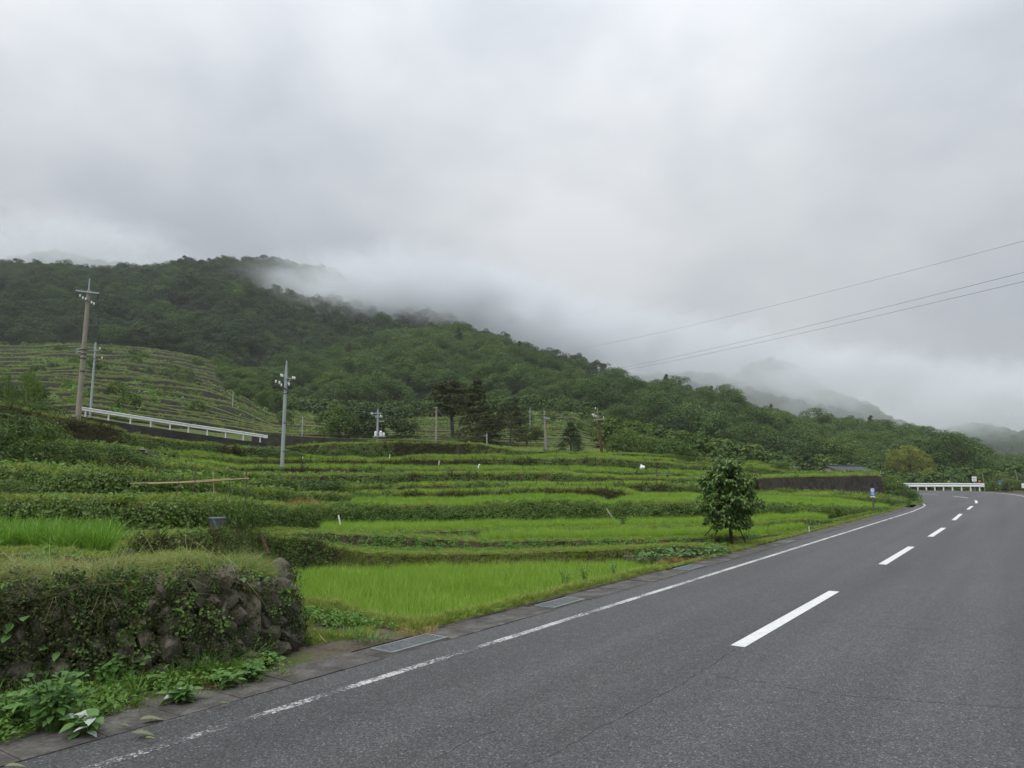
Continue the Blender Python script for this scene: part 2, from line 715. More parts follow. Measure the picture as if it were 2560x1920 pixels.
# cracks across the asphalt
CRACKS = [[(1770, 1680), (1830, 1700), (1905, 1703), (1990, 1722), (2060, 1735), (2200, 1745), (2400, 1762), (2560, 1770)],
          [(2030, 1552), (2120, 1560), (2200, 1565), (2290, 1572), (2420, 1580), (2560, 1588)],
          [(1310, 1915), (1400, 1880), (1480, 1830), (1560, 1790), (1650, 1740), (1720, 1700), (1800, 1650), (1838, 1622)],
          [(2215, 1418), (2330, 1424), (2440, 1427), (2560, 1431)], [(2430, 1316), (2500, 1318), (2560, 1317)],
          [(1090, 1900), (1140, 1870), (1190, 1840), (1240, 1830)]]
for c in CRACKS:
    pts = smooth_poly([tuple(G(*q)[:2]) for q in c], 1)
    pts = resample(pts, .09)
    pts = pts + RNG.normal(0, .012, pts.shape)
    w = .0015 + .003 * RNG.random(len(pts))
    ribbon('crack', offset(pts, 1) * w[:, None] + pts * (1 - w[:, None]), offset(pts, -1) * w[:, None] + pts * (1 - w[:, None]), .0012, M_CRACK, road)

# gutter: a run of concrete lids with three steel gratings let in
gut_s = arc(SEAM)
gm = noise_mat('gutter_bed', [(.045, .042, .037), (.075, .070, .062), (.11, .105, .095)], 2.5, .9, 6, .4, 26)
gutter = link('gutter', None, None, 'concrete lidded gutter along the edge of the road', None, None, 'structure')
ribbon('gutter_bed', VERGE[:int(66 / .5)], SEAM[:int(66 / .5)], -.009, gm, gutter)
slab_me = [None] * 4
for k in range(4):
    mb = MB()
    mb.box((0, 0, -.055 + .004 * k / 3), (.53, .592, .12), None, 0, .995)
    slab_me[k] = mb.mesh('slab', M_SLAB)
gr_spots = [(1000, 1612), (1232, 1482), (1680, 1414), (1925, 1350)]
gr_s = []
MIDG = offset(EDGE, .79)
for gp in gr_spots:
    g = np.array(G(*gp)[:2])
    gr_s.append(arc(MIDG)[np.argmin(np.linalg.norm(MIDG - g, axis=1))])
sm = arc(MIDG)
end = 64.0
k = 0
s = 5.0
while s < end:
    if not any(abs(s - g) < .62 for g in gr_s):
        x, y = np.interp(s, sm, MIDG[:, 0]), np.interp(s, sm, MIDG[:, 1])
        x2, y2 = np.interp(s + .3, sm, MIDG[:, 0]), np.interp(s + .3, sm, MIDG[:, 1])
        o = link('slab', slab_me[k % 4], gutter)
        o.location = (x, y, -.004 + .006 * random.random())
        o.rotation_euler = (random.uniform(-.006, .006), random.uniform(-.006, .006), -math.atan2(x2 - x, y2 - y))
        k += 1
    s += .60
for i, g in enumerate(gr_s):
    x, y = np.interp(g, sm, MIDG[:, 0]), np.interp(g, sm, MIDG[:, 1])
    x2, y2 = np.interp(g + .3, sm, MIDG[:, 0]), np.interp(g + .3, sm, MIDG[:, 1])
    t = thing('drain_grate', ['steel drain grating let into the gutter by the bare earth near the wall',
                              'pale steel grating in the gutter beside the front rice field',
                              'steel grating in the gutter below the row of grey stones',
                              'steel grating in the gutter just past the young roadside tree'][i], 'grating', (x, y, 0), -math.atan2(x2 - x, y2 - y),
              'steel gratings in the gutter')
    mb = MB()
    for sx in (-.165, .165):
        mb.box((sx, 0, -.012), (.03, 1.0, .05))
    for sy in (-.485, .485):
        mb.box((0, sy, -.012), (.30, .03, .048))
    link('frame', mb.mesh('frame', M_STEEL), t)
    for j in range(5):
        b = MB()
        b.box((-.12 + .06 * j, 0, -.012), (.034, .94, .04))
        for q in range(22):
            b.box((-.12 + .06 * j, -.45 + q * .043, .010), (.024, .016, .008))
        link('bar', b.mesh('bar', M_STEEL), t)
    b = MB()
    b.box((0, 0, -.04), (.32, .97, .02))
    link('tray', b.mesh('tray', M_CRACK), t)

# ================================================================== the stepped land
# every line is the front of one terrace: u -> (pixel row of its top edge, distance)
LINES = {
    1: dict(u=[-150, 300, 340, 500, 560, 610, 660, 700, 790, 830, 900, 1000, 1106, 1250, 1400, 1500, 1650, 2000, 2300],
            v=[1407, 1407, 1360, 1345, 1346, 1347, 1349, 1352, 1360, 1376, 1386, 1390, 1392, 1390, 1386, 1380, 1372, 1350, 1300],
            d=[8.1, 8.1, 9.2, 9.8, 11, 14.5, 16.2, 16.6, 17.2, 17.3, 17.4, 17.6, 17.8, 18, 18.2, 18.4, 19, 22, 30]),
    2: dict(u=[-150, 300, 340, 500, 560, 610, 660, 700, 800, 880, 1000, 1080, 1210, 1400, 1600, 1750, 1900, 2050, 2300],
            v=[1394, 1394, 1352, 1342, 1341, 1341, 1340, 1338, 1338, 1340, 1344, 1350, 1358, 1356, 1353, 1350, 1340, 1315, 1280],
            d=[8.6, 8.6, 9.8, 10.6, 12, 15.5, 17.3, 18, 19.5, 20, 20.2, 20.4, 20.5, 20.6, 21, 21.6, 23.5, 28, 36]),
    3: dict(u=[-150, 300, 500, 560, 610, 660, 700, 800, 900, 1000, 1206, 1400, 1550, 1900, 2050, 2200, 2300],
            v=[1346, 1346, 1338, 1336, 1334, 1330, 1326, 1337, 1336, 1334, 1330, 1325, 1322, 1312, 1298, 1280, 1270],
            d=[11.2, 11.2, 11.5, 13, 16.5, 18.6, 19.5, 21, 22, 22.6, 23.2, 23.8, 24.0, 26, 30, 38, 50]),
    4: dict(u=[-150, 0, 200, 400, 550, 640, 700, 740, 790, 900, 1000, 1200, 1350, 1450, 1500, 1520, 1545, 1700, 1880, 2050, 2130, 2225, 2300],
            v=[1258, 1260, 1258, 1262, 1265, 1267, 1270, 1280, 1272, 1270, 1272, 1268, 1262, 1264, 1266, 1278, 1266, 1262, 1267, 1273, 1276, 1274, 1268],
            d=[12, 12, 12, 12.3, 13.8, 19.6, 21.2, 22.5, 24.5, 26, 26.5, 27, 27, 27, 27.2, 27.6, 27.2, 27.6, 30, 33, 37, 44, 52]),
    5: dict(u=[-150, 0, 180, 330, 480, 580, 620, 760, 900, 960, 1060, 1200, 1300, 1500, 1560, 1600, 1900, 2065, 2200, 2300],
            v=[1178, 1180, 1188, 1194, 1205, 1225, 1232, 1240, 1243, 1240, 1236, 1234, 1229, 1228, 1234, 1246, 1244, 1243, 1248, 1262],
            d=[17, 17, 17, 17.3, 18.8, 21.5, 23.5, 27, 30.5, 31.5, 32.5, 33, 33, 33, 33.5, 34, 41, 44, 48, 54]),
    6: dict(u=[-150, 0, 300, 480, 600, 760, 860, 1000, 1200, 1500, 1650, 1900, 2065, 2200, 2300],
            v=[1172, 1174, 1184, 1196, 1215, 1225, 1222, 1219, 1216, 1217, 1214, 1236, 1236, 1243, 1258],
            d=[18.5, 18.5, 19, 21, 26, 31, 33.5, 35.5, 37, 37, 38, 45, 47.5, 51, 56]),
    7: dict(u=[-150, 0, 278, 475, 600, 700, 885, 1000, 1250, 1400, 1500, 1770, 1895, 1960, 2060, 2150, 2192, 2206, 2300],
            v=[1150, 1155, 1165, 1168, 1190, 1192, 1190, 1189, 1187, 1187, 1194, 1203, 1198, 1196, 1194, 1191, 1190, 1238, 1256],
            d=[22, 22, 23, 26, 33, 37, 40, 41, 42, 42, 43, 46, 50, 51.5, 53, 55, 56, 56.3, 58]),
    8: dict(u=[-150, 0, 300, 450, 600, 700, 894, 1000, 1170, 1372, 1500, 1650, 1800, 1895, 2000, 2150, 2192, 2206, 2300],
            v=[1130, 1135, 1150, 1160, 1172, 1173, 1174, 1175, 1176, 1178, 1180, 1186, 1192, 1190, 1190, 1186, 1185, 1238, 1255],
            d=[27, 27, 28.5, 32, 41, 44, 46, 46.5, 47, 47, 48, 50, 53, 58, 59, 60, 60.5, 60, 60]),
    9: dict(u=[-150, 0, 300, 420, 600, 700, 916, 1010, 1200, 1400, 1510, 1650, 1800, 1895, 1960, 2000, 2150, 2192, 2206, 2300],
            v=[1105, 1110, 1122, 1140, 1150, 1152, 1154, 1154, 1150, 1149, 1148, 1158, 1172, 1172, 1182, 1188, 1184, 1184, 1238, 1254],
            d=[32, 32, 34, 37, 47, 50, 51, 51.5, 52, 52, 53, 55, 58, 61, 62, 63, 63, 63, 62, 62]),
    10: dict(u=[-150, 0, 73, 200, 290, 318, 424, 500, 640, 700, 765, 1000, 1200, 1260, 1300, 1400, 1600, 1700, 1850, 1900, 1975, 2050, 2192, 2206, 2300],
             v=[1008, 1015, 1030, 1052, 1074, 1086, 1104, 1111, 1121, 1122, 1114, 1108, 1112, 1124, 1130, 1134, 1136, 1142, 1156, 1158, 1182, 1186, 1183, 1238, 1253],
             d=[36, 36, 36.5, 37.5, 38.5, 39.5, 42, 46, 53, 55, 56.5, 58, 58, 58, 58, 58.5, 60, 62, 64, 65, 66, 66, 66, 64, 63]),
}
NL = 10
UC = np.unique(np.concatenate([np.arange(-140 - 9 * 54, 2301, 9.0), [695, 698, 700, 702, 704, 707, 710, 2192, 2195, 2198, 2206]]))
RC = rcol(UC)
vr = VERGE[VERGE[:, 1] > 3.0]
vr = vr[:int(np.argmax(vr[:, 0] / vr[:, 1])) + 1]
DV = np.interp(RC, vr[:, 0] / vr[:, 1], vr[:, 1])
# front line 0: the stone wall, then the edge of the front paddy
W_FOOT = [Vector((-5.96, 5.85, .03))] + [G(q, w, .03) for q, w in [(-140, 1772), (0, 1745), (100, 1728), (300, 1708), (560, 1675), (660, 1645), (700, 1634)]]
d0 = np.interp(UC, [-626, -140, 0, 100, 300, 560, 660, 702, 706, 850, 960, 1034, 2300],
               [w.y for w in W_FOOT] + [11.9, 11.2, 10.1, 9.75, 0])
D0 = np.maximum(d0, DV + .05)
Z0 = np.interp(UC, [-140, 0, 300, 500, 560, 630, 675, 694, 702, 707, 2300], [.98, .99, 1.0, 1.0, .98, .92, .84, .7, .4, .02, .01])
wig = (vnoise(UC / 37.0, UC * 0, 3) - .5)
D = [D0]
ZT = [Z0]
for k in range(1, NL + 1):
    L = LINES[k]
    dd = np.interp(UC, L['u'], L['d'])
    # round the corners of the interpolation
    ker = np.ones(7) / 7
    dd = np.convolve(np.pad(dd, 3, 'edge'), ker, 'valid')
    vv = np.interp(UC, L['u'], L['v'])
    vv = vv + (vnoise(UC / 40., UC * 0 + k, 11) - .5) * (3.0 if k > 3 else 2.0) + (vnoise(UC / 13., UC * 0 + k, 5) - .5) * 1.6
    zz = zrow(vv, dd)
    dd = dd + (vnoise(UC / 55., UC * 0 + k, 21) - .5) * .02 * dd
    D.append(dd)
    ZT.append(zz)
D, ZT = np.array(D), np.array(ZT)
for k in range(1, NL + 1):
    D[k] = np.maximum(D[k], D[k - 1] + .45)
    t = np.clip((D[k] - DV - .3) / 2.2, 0, 1)
    t = t * t * (3 - 2 * t)
    ZT[k] = ZT[k] * t + .0 * (1 - t) + .02
ZF = ZT - .10                                   # level of the field behind each front
ZF[0] = np.interp(UC, [-140, 520, 615, 2300], [1.03, 1.0, -.36, -.36])
gap = D[1] - D[0]
ZF[0] = np.where(UC > 707, np.where(gap > .9, -.36, -.36 * np.clip((gap - .45) / .45, 0, 1)), ZF[0])
for k in range(1, NL + 1):
    t = np.clip((D[k] - DV - .3) / 2.2, 0, 1)
    ZF[k] = ZF[k] * t + ZT[k] * (1 - t)
    ZT[k] = np.maximum(ZT[k], ZF[k - 1] - (.02 if k > 1 else 0))
    ZF[k] = np.minimum(ZF[k], ZT[k])


def grid_of(ds, zs):
    """columns x profile -> (n,m,3)"""
    A = np.zeros((len(UC), len(ds), 3))
    for j, (d_, z_) in enumerate(zip(ds, zs)):
        A[:, j, 0] = RC * d_
        A[:, j, 1] = d_
        A[:, j, 2] = z_
    return A


def grid_mesh(name, A, mat, smooth=True):
    n, m = A.shape[:2]
    I = np.arange(n * m).reshape(n, m)
    F = np.stack([I[:-1, :-1], I[1:, :-1], I[1:, 1:], I[:-1, 1:]], -1).reshape(-1, 4)
    me = bpy.data.meshes.new(name)
    me.from_pydata(A.reshape(-1, 3).tolist(), [], F.tolist())
    me.materials.append(mat)
    me.polygons.foreach_set('use_smooth', [smooth] * len(me.polygons))
    me.update()
    return me


M_SOIL = noise_mat('dark_bank_soil', [(.026, .023, .014), (.048, .042, .023), (.075, .060, .036)], 3.0, .95, 6, .8, 14)
M_TURF = noise_mat('turf', [(.075, .115, .022), (.11, .17, .030), (.15, .20, .045)], 1.3, .95, 6, .7, 20)
M_MUD = noise_mat('paddy_mud', [(.03, .04, .012), (.045, .06, .018)], 2.0, .6, 5, .3, 10)
M_DIRT = noise_mat('verge_earth', [(.060, .050, .036), (.10, .085, .062), (.07, .09, .03)], 1.6, .95, 6, .6, 22, stops=[.36, .5, .66])

BANK, BUND, FIELD = {}, {}, {}
STEP = {4: (.52, 0, .12), 8: (.5, 0, .24), 9: (.42, 0, .36)}
SUBSTEP, SUBLIP = {}, {}
# strip between gutter and the first front
n_ = 6
ds = [DV + (D0 - DV) * i / n_ for i in range(n_ + 1)]
zs = [.0 + .03 * math.sin(math.pi * i / n_) + .03 * (vnoise(UC / 25., UC * 0 + i, 9) - .5) for i in range(n_ + 1)]
zs[0] = zs[0] * 0
STRIP = grid_of(ds, zs)
link('verge', grid_mesh('verge', STRIP, M_DIRT), None, 'strip of trodden earth and weeds between gutter and fields', None, None, 'structure')

LABELS = {
    0: None,
    1: 'low dark earth bank at the back of the front rice field',
    2: 'low grassy bund in front of the bright rice strip behind the front field',
    3: 'thin grassy bund between the two nearest rice strips',
    4: 'long ivy-covered bank behind the second rice strip, broken by a gap',
    5: 'dark brown dry-grass bank one terrace above the ivy bank',
    6: 'slight grassy bund dividing the twin rice strips above the brown bank',
    7: 'weedy bank at eye level, fourth terrace up the slope',
    8: 'low leafy bank with the white bag on its terrace',
    9: 'dark bank with bare earth below the upper rice strip',
    10: 'topmost leafy bank with the poles standing on it',
}
for k in range(NL + 1):
    zb = (zs[-1] if k == 0 else ZF[k - 1])
    h = np.maximum(ZT[k] - zb, 0)
    bat = .10 + .22 * h
    rough = [(vnoise(RC * D[k] * 1.7, UC * 0 + j * 3.1 + k, 31) - .5) * .22 * np.clip(h, 0, 1) for j in range(5)]
    if k == 0:
        rough = [r * .3 for r in rough]
    prof = [0, .3, .62, .88, 1.0]
    ds = [D[k] + bat * q + r * (0 if q in (0,) else 1) for q, r in zip(prof, rough)]
    zz = [zb + h * q for q in prof]
    BANK[k] = grid_of(ds, zz)
    e0 = ds[-1]
    nxt = D[k + 1] if k < NL else D[k] + 9.0
    room = np.maximum(nxt - e0, .1)
    bw = np.minimum(.34 + .25 * (vnoise(UC / 30., UC * 0 + k, 41)), room * .4)
    if k == 0:
        bw = np.where((UC > 560) & (UC < 707), np.minimum(.55 + .5 * np.clip((UC - 560) / 60, 0, 1), room * .6), bw)
    zf2 = ZF[k]
    dsb = [e0, e0 + bw * .5, e0 + bw, e0 + bw + np.minimum(.14, room * .1)]
    zsb = [ZT[k], ZT[k] + .03, ZT[k] - .01, zf2]
    BUND[k] = grid_of(dsb, zsb)
    s0 = dsb[-1]
    zn = zf2 if k < NL else zf2 - .1
    FIELD[k] = grid_of([s0 + (nxt - s0) * q for q in (0, .33, .66, 1.0)], [zf2, zf2, zf2, zn])
    if k in STEP:
        # a second, lower step part-way across the terrace
        a_, b_, hh_ = STEP[k]
        q0 = a_ + .10 * (vnoise(UC / 90., UC * 0 + k, 141) - .5)
        sm_ = np.clip((nxt - s0 - 1.5) / 1.5, 0, 1) * np.clip((D[k] - DV - 2) / 2, 0, 1)
        hs_ = hh_ * sm_ * np.clip(.45 + 1.1 * vnoise(UC / 120., UC * 0 + k, 142), 0, 1)
        dm_ = s0 + (nxt - s0) * q0
        wd_ = np.minimum(.18, (nxt - s0) * .05)
        FIELD[k] = grid_of([s0, s0 + (nxt - s0) * q0 * .5, dm_, dm_ + wd_, dm_ + wd_ * 3, s0 + (nxt - s0) * (q0 + (1 - q0) * .6), nxt], [zf2, zf2, zf2, zf2 + hs_, zf2 + hs_ - .03, zf2 + hs_ - .04, zn + hs_ - .04])
        SUBSTEP[k] = grid_of([dm_ - .02, dm_ + wd_ * .5, dm_ + wd_], [zf2, zf2 + hs_ * .55, zf2 + hs_])
        SUBLIP[k] = grid_of([dm_ + wd_ * .6, dm_ + wd_ * 3.4], [zf2 + hs_ * .9, zf2 + hs_])
    if k == 0:
        continue
    bk = link('terrace_bank', grid_mesh('bank', BANK[k], M_SOIL), None, LABELS[k], 'bank', 'stepped banks of the rice terraces')
    tag(link('bund', grid_mesh('bund', BUND[k], M_TURF), bk))
    fm = M_TURF
    link('field_ground', grid_mesh('field', FIELD[k], fm), None, 'ground of terrace step %s' % ('one two three four five six seven eight nine ten'.split()[k - 1]), None, None, 'structure')
    BANK[(k, 'o')] = bk
wall0 = link('field_ground', grid_mesh('field', FIELD[0], M_MUD), None, 'mud floor of the front rice field and the raised plot left of it', None, None, 'structure')
link('paddy_edge', grid_mesh('paddy_edge', BUND[0], M_TURF), wall0)
earth_core = link('earth_bank', grid_mesh('earth', BANK[0], M_SOIL), wall0)

PROF_D = np.concatenate([STRIP[:, :, 1]] + [np.concatenate([BANK[k][:, :, 1], BUND[k][:, :, 1], FIELD[k][:, :, 1]], 1) for k in range(NL + 1)], 1)
PROF_Z = np.concatenate([STRIP[:, :, 2]] + [np.concatenate([BANK[k][:, :, 2], BUND[k][:, :, 2], FIELD[k][:, :, 2]], 1) for k in range(NL + 1)], 1)


def ground_z(u, d):
    i = int(np.argmin(np.abs(UC - u)))
    return float(np.interp(d, np.maximum.accumulate(PROF_D[i]), PROF_Z[i]))


def pick(u, v, dmin=4.0, dmax=75.0):
    """where the view through a pixel first meets the stepped land"""
    s = ray(u, v)[1]
    for d in np.arange(dmin, dmax, .05):
        if CAM_H + s * d <= ground_z(u, d):
            return Vector((ray(u, v)[0] * d, d, ground_z(u, d)))
    return P(u, v, dmax)


# ---- the wide ground everything else stands on
def wide_ground():
    xs = np.unique(np.concatenate([np.linspace(-4000, 4000, 41), np.linspace(-200, 400, 61)]))
    ys = np.unique(np.concatenate([np.linspace(-600, 6000, 45), np.linspace(-40, 300, 69)]))
    X, Y = np.meshgrid(xs, ys, indexing='ij')
    Z = np.full_like(X, -.9) + (vnoise(X / 9, Y / 9, 2) - .5) * .2
    A = np.stack([X, Y, Z], -1)
    return A


M_FARTURF = noise_mat('rough_grass_ground', [(.03, .055, .012), (.05, .08, .02), (.07, .075, .03)], .35, .95, 6, .6, 3)
link('ground', grid_mesh('ground', wide_ground(), M_FARTURF), None, 'wide grassy ground under the valley', None, None, 'structure')
# shoulder right of the road
sh = offset(OUTER, -1.55)
sh2 = offset(OUTER, -9.0)
mb = MB()
n = len(sh)
V = np.zeros((3 * n, 3))
V[:n, :2], V[n:2 * n, :2], V[2 * n:, :2] = sh, offset(OUTER, -4.0), sh2
V[:n, 2], V[n:2 * n, 2], V[2 * n:, 2] = .01, .02, -.95
mb.add(V, [(n + i, n + i + 1, i + 1, i) for i in range(n - 1)] + [(2 * n + i, 2 * n + i + 1, n + i + 1, n + i) for i in range(n - 1)])
link('road_shoulder', mb.mesh('road_shoulder', M_DIRT, True), None, 'earth and grass shoulder on the outer side of the road', None, None, 'structure')
# inner side: land under the terraces falls to the road where it bends behind them

# ================================================================== plant pieces to scatter
M_RICE = leaf_mat('rice_leaf', (.150, .280, .032), (.290, .440, .066), .38, .25, .5, (.215, .36, .043), .25)
M_RICE_D = leaf_mat('rice_leaf_near', (.085, .20, .022), (.18, .34, .045), .38, .3, .5)
M_GRASS = leaf_mat('grass_leaf', (.14, .22, .032), (.29, .39, .075), .34, .2, .6, (.22, .26, .07), .5, (.30, .24, .11), .05)
M_STRAW = leaf_mat('cut_grass', (.17, .23, .07), (.34, .37, .15), .28, .2, .7, (.15, .24, .06), 1.1, (.34, .26, .13), .14)
M_IVY = leaf_mat('ivy_leaf', (.040, .086, .017), (.165, .260, .052), .26, .3, .5, (.10, .165, .032), .35)
M_IVY_D = leaf_mat('fine_creeper_leaf', (.016, .036, .009), (.070, .115, .026), .2, .3, .5, (.05, .05, .016), 1.2, (.12, .085, .04), .06)
M_WEED = leaf_mat('weed_leaf', (.070, .150, .028), (.16, .28, .05), .3, .3, .5, (.11, .22, .04), .6)
M_DRY = leaf_mat('dry_bank_grass', (.040, .036, .018), (.095, .080, .038), .2, .1, .8, (.045, .06, .02), .4)
M_FOREST = leaf_mat('forest_leaf', (.022, .053, .017), (.105, .178, .046), .22, .2, .6, (.088, .150, .036), .018)
M_FOREST2 = leaf_mat('forest_leaf_light', (.046, .092, .018), (.140, .210, .046), .28, .2, .6)
M_CEDAR = leaf_mat('cedar_needle', (.026, .040, .013), (.085, .098, .032), .16, .15, .7)
M_BAMBOO = leaf_mat('bamboo_leaf', (.13, .17, .03), (.33, .34, .085), .3, .2, .6)
M_BAMBOO_G = leaf_mat('bamboo_green', (.07, .115, .02), (.19, .23, .05), .3, .2, .6)
M_BARK = noise_mat('bark', [(.035, .028, .021), (.075, .062, .048)], 6, .95, 5, .6, 25)
M_BARK_L = noise_mat('pale_bark', [(.07, .06, .05), (.14, .12, .10)], 6, .95, 5, .6, 25)


def mk_tuft(seed, n, h, w, spread, lean, mat, segs=3):
    r = np.random.default_rng(seed)
    mb = MB()
    base = np.zeros((n, 3))
    a, q = r.random(n) * 6.283, np.sqrt(r.random(n)) * spread
    base[:, 0], base[:, 1] = np.cos(a) * q, np.sin(a) * q
    az = a + r.normal(0, .8, n)
    hh = h * r.uniform(.62, 1.08, n)
    ln = np.abs(r.normal(lean, lean * .6, n))
    blades(mb, base, az, hh, ln, w * r.uniform(.7, 1.2, n), segs, 1.8, 0, None, r)
    return mb.mesh('tuft', mat)


source('rice', [mk_tuft(100 + i, 26, .47, .0125, .075, .34, M_RICE, 3) for i in range(5)])
source('rice_near', [mk_tuft(120 + i, 20, .52, .019, .08, .50, M_RICE_D, 4) for i in range(4)])
source('rice_far', [mk_tuft(140 + i, 22, .42, .022, .13, .30, M_RICE, 2) for i in range(4)])
source('grass', [mk_tuft(160 + i, 26, .15, .010, .09, .7, M_GRASS, 2) for i in range(5)])
source('grass_far', [mk_tuft(180 + i, 20, .17, .026, .17, .7, M_GRASS, 2) for i in range(4)])
source('straw', [mk_tuft(200 + i, 16, .20, .008, .10, 1.9, M_STRAW, 3) for i in range(5)])
source('long_grass', [mk_tuft(220 + i, 20, .42, .013, .06, .9, M_WEED, 4) for i in range(4)])
source('dry', [mk_tuft(240 + i, 22, .26, .016, .12, 1.0, M_DRY, 2) for i in range(4)])


def mk_leafpad(seed, n, size, rad, mat, aspect=.75, lift=.06):
    """a pad of overlapping leaves lying on a surface whose normal is +Z"""
    r = np.random.default_rng(seed)
    mb = MB()
    a, q = r.random(n) * 6.283, np.sqrt(r.random(n)) * rad
    p = np.stack([np.cos(a) * q, np.sin(a) * q, r.random(n) * lift + .02], 1)
    nr = np.stack([r.normal(0, .45, n), r.normal(0, .45, n), np.ones(n)], 1)
    tn = np.stack([np.cos(a + r.normal(0, 1, n)), np.sin(a + r.normal(0, 1, n)), r.normal(0, .3, n)], 1)
    L = size * r.uniform(.6, 1.2, n)
    mb.quads(leaf_quads(p, nr, tn, L, L * aspect), r.random(n))
    return mb.mesh('leafpad', mat)


source('ivy', [mk_leafpad(300 + i, 46, .060, .17, M_IVY, .75, .13) for i in range(5)])
source('ivy_far', [mk_leafpad(320 + i, 46, .095, .28, M_IVY, .75, .20) for i in range(4)])
source('ivy_small', [mk_leafpad(340 + i, 44, .032, .11, M_IVY_D, .7, .07) for i in range(4)])
source('weed', [mk_leafpad(360 + i, 22, .09, .15, M_WEED, .55, .14) for i in range(5)])
source('weed_far', [mk_leafpad(380 + i, 30, .14, .28, M_WEED, .6, .26) for i in range(4)])


def mk_crown(seed, H, R, clumps, leaves, leaf, mat, base=.25, flat=.8, aspect=.65, shape='round', trunk=None, zc=None):
    """leafy crown: leaves on the outside of many clumps; returns crown mesh"""
    r = np.random.default_rng(seed)
    mb = MB()
    for c in range(clumps):
        t = (c + r.random()) / clumps
        a = r.random() * 6.283
        if shape == 'cone':
            z = H * (base + (1 - base) * t ** .9)
            rr = R * (1 - t) ** .75 * (.55 + .45 * r.random())
            cr = R * (.16 + .26 * (1 - t)) * r.uniform(.7, 1.2)
        else:
            ph = math.acos(1 - 1.55 * t)
            q = r.uniform(.62, .98)
            rr = R * math.sin(ph) * q
            z = H * base + (H * (1 - base)) * (.42 + .50 * math.cos(ph) * q)
            cr = R * r.uniform(.24, .42)
        cx, cy = math.cos(a) * rr, math.sin(a) * rr
        n = int(leaves * r.uniform(.7, 1.3))
        d = unit(r.normal(0, 1, (n, 3)))
        d[:, 2] = np.where(d[:, 2] < -.35, -d[:, 2], d[:, 2])
        rad = cr * r.uniform(.72, 1.06, (n, 1))
        p = np.array([cx, cy, z]) + d * rad * np.array([1, 1, flat])
        nr = d * .8 + np.array([0, 0, .45]) + r.normal(0, .35, (n, 3))
        tn = r.normal(0, 1, (n, 3)) + np.array([0, 0, -.3])
        L = leaf * r.uniform(.65, 1.3, n)
        mb.quads(leaf_quads(p, nr, tn, L, L * aspect), np.clip(r.random() * .7 + r.random(n) * .3, 0, 1))
    return mb.mesh('crown', mat)


def mk_trunk(seed, H, r0, mat, limbs=5, top=.7, spread=.5):
    r = random.Random(seed)
    mb = MB()
    pts = [(0, 0, -.3)]
    x = y = 0
    for i in range(1, 6):
        x += r.uniform(-.03, .03) * H * .5
        y += r.uniform(-.03, .03) * H * .5
        pts.append((x, y, H * top * i / 5))
    mb.tube(pts, [r0 * (1 - .14 * i) for i in range(6)], 7)
    for k in range(limbs):
        b = Vector(pts[2 + k % 3])
        a = k * 2.4 + r.random()
        e = b + Vector((math.cos(a) * H * spread * .5, math.sin(a) * H * spread * .5, H * .22))
        mb.tube([b, (b + e) / 2 + Vector((0, 0, .04 * H)), e], [r0 * .5, r0 * .33, r0 * .12], 5)
    return mb.mesh('trunk', mat)


def tree_pair(*spec):
    return spec


# forest trees: (crown, trunk)
FOREST = [
    (mk_crown(501, 9.0, 4.8, 30, 180, .32, M_FOREST), mk_trunk(1, 8.5, .22, M_BARK)),
    (mk_crown(502, 8.0, 5.4, 36, 175, .32, M_FOREST, .22, .75), mk_trunk(2, 7.5, .22, M_BARK)),
    (mk_crown(503, 10.4, 4.2, 32, 175, .31, M_FOREST, .2, .9), mk_trunk(3, 9.5, .2, M_BARK)),
    (mk_crown(504, 7.4, 3.9, 24, 175, .31, M_FOREST), mk_trunk(4, 7, .2, M_BARK)),
    (mk_crown(505, 8.6, 4.8, 32, 180, .32, M_FOREST2), mk_trunk(5, 8, .2, M_BARK)),
    (mk_crown(506, 9.6, 4.6, 38, 160, .31, M_FOREST, .2, .85), mk_trunk(6, 9, .2, M_BARK)),
]


def whole(cr, tr):
    mb = MB()
    return cr


M_FOREST_D = leaf_mat('forest_leaf_dark', (.015, .035, .015), (.070, .112, .037), .16, .2, .6, (.048, .080, .026), .02)  # dark leaf colour; on the mountain forest it stands in for cloud shade
source('forest', [c for c, t in FOREST] + [mk_crown(507, 10.5, 2.4, 46, 40, .5, M_CEDAR, .12, .6, .5, 'cone'), mk_crown(508, 6.5, 3.6, 26, 60, .5, M_BAMBOO_G, .1, 1.1, .4)])
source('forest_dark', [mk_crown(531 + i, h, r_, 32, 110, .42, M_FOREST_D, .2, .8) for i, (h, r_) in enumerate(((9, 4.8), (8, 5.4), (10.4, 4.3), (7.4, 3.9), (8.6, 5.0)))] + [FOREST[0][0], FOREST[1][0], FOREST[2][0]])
source('shrub', [mk_crown(520 + i, 1.5, 1.0, 16, 34, .22, M_FOREST if i < 2 else M_FOREST2, .05, .9) for i in range(4)])

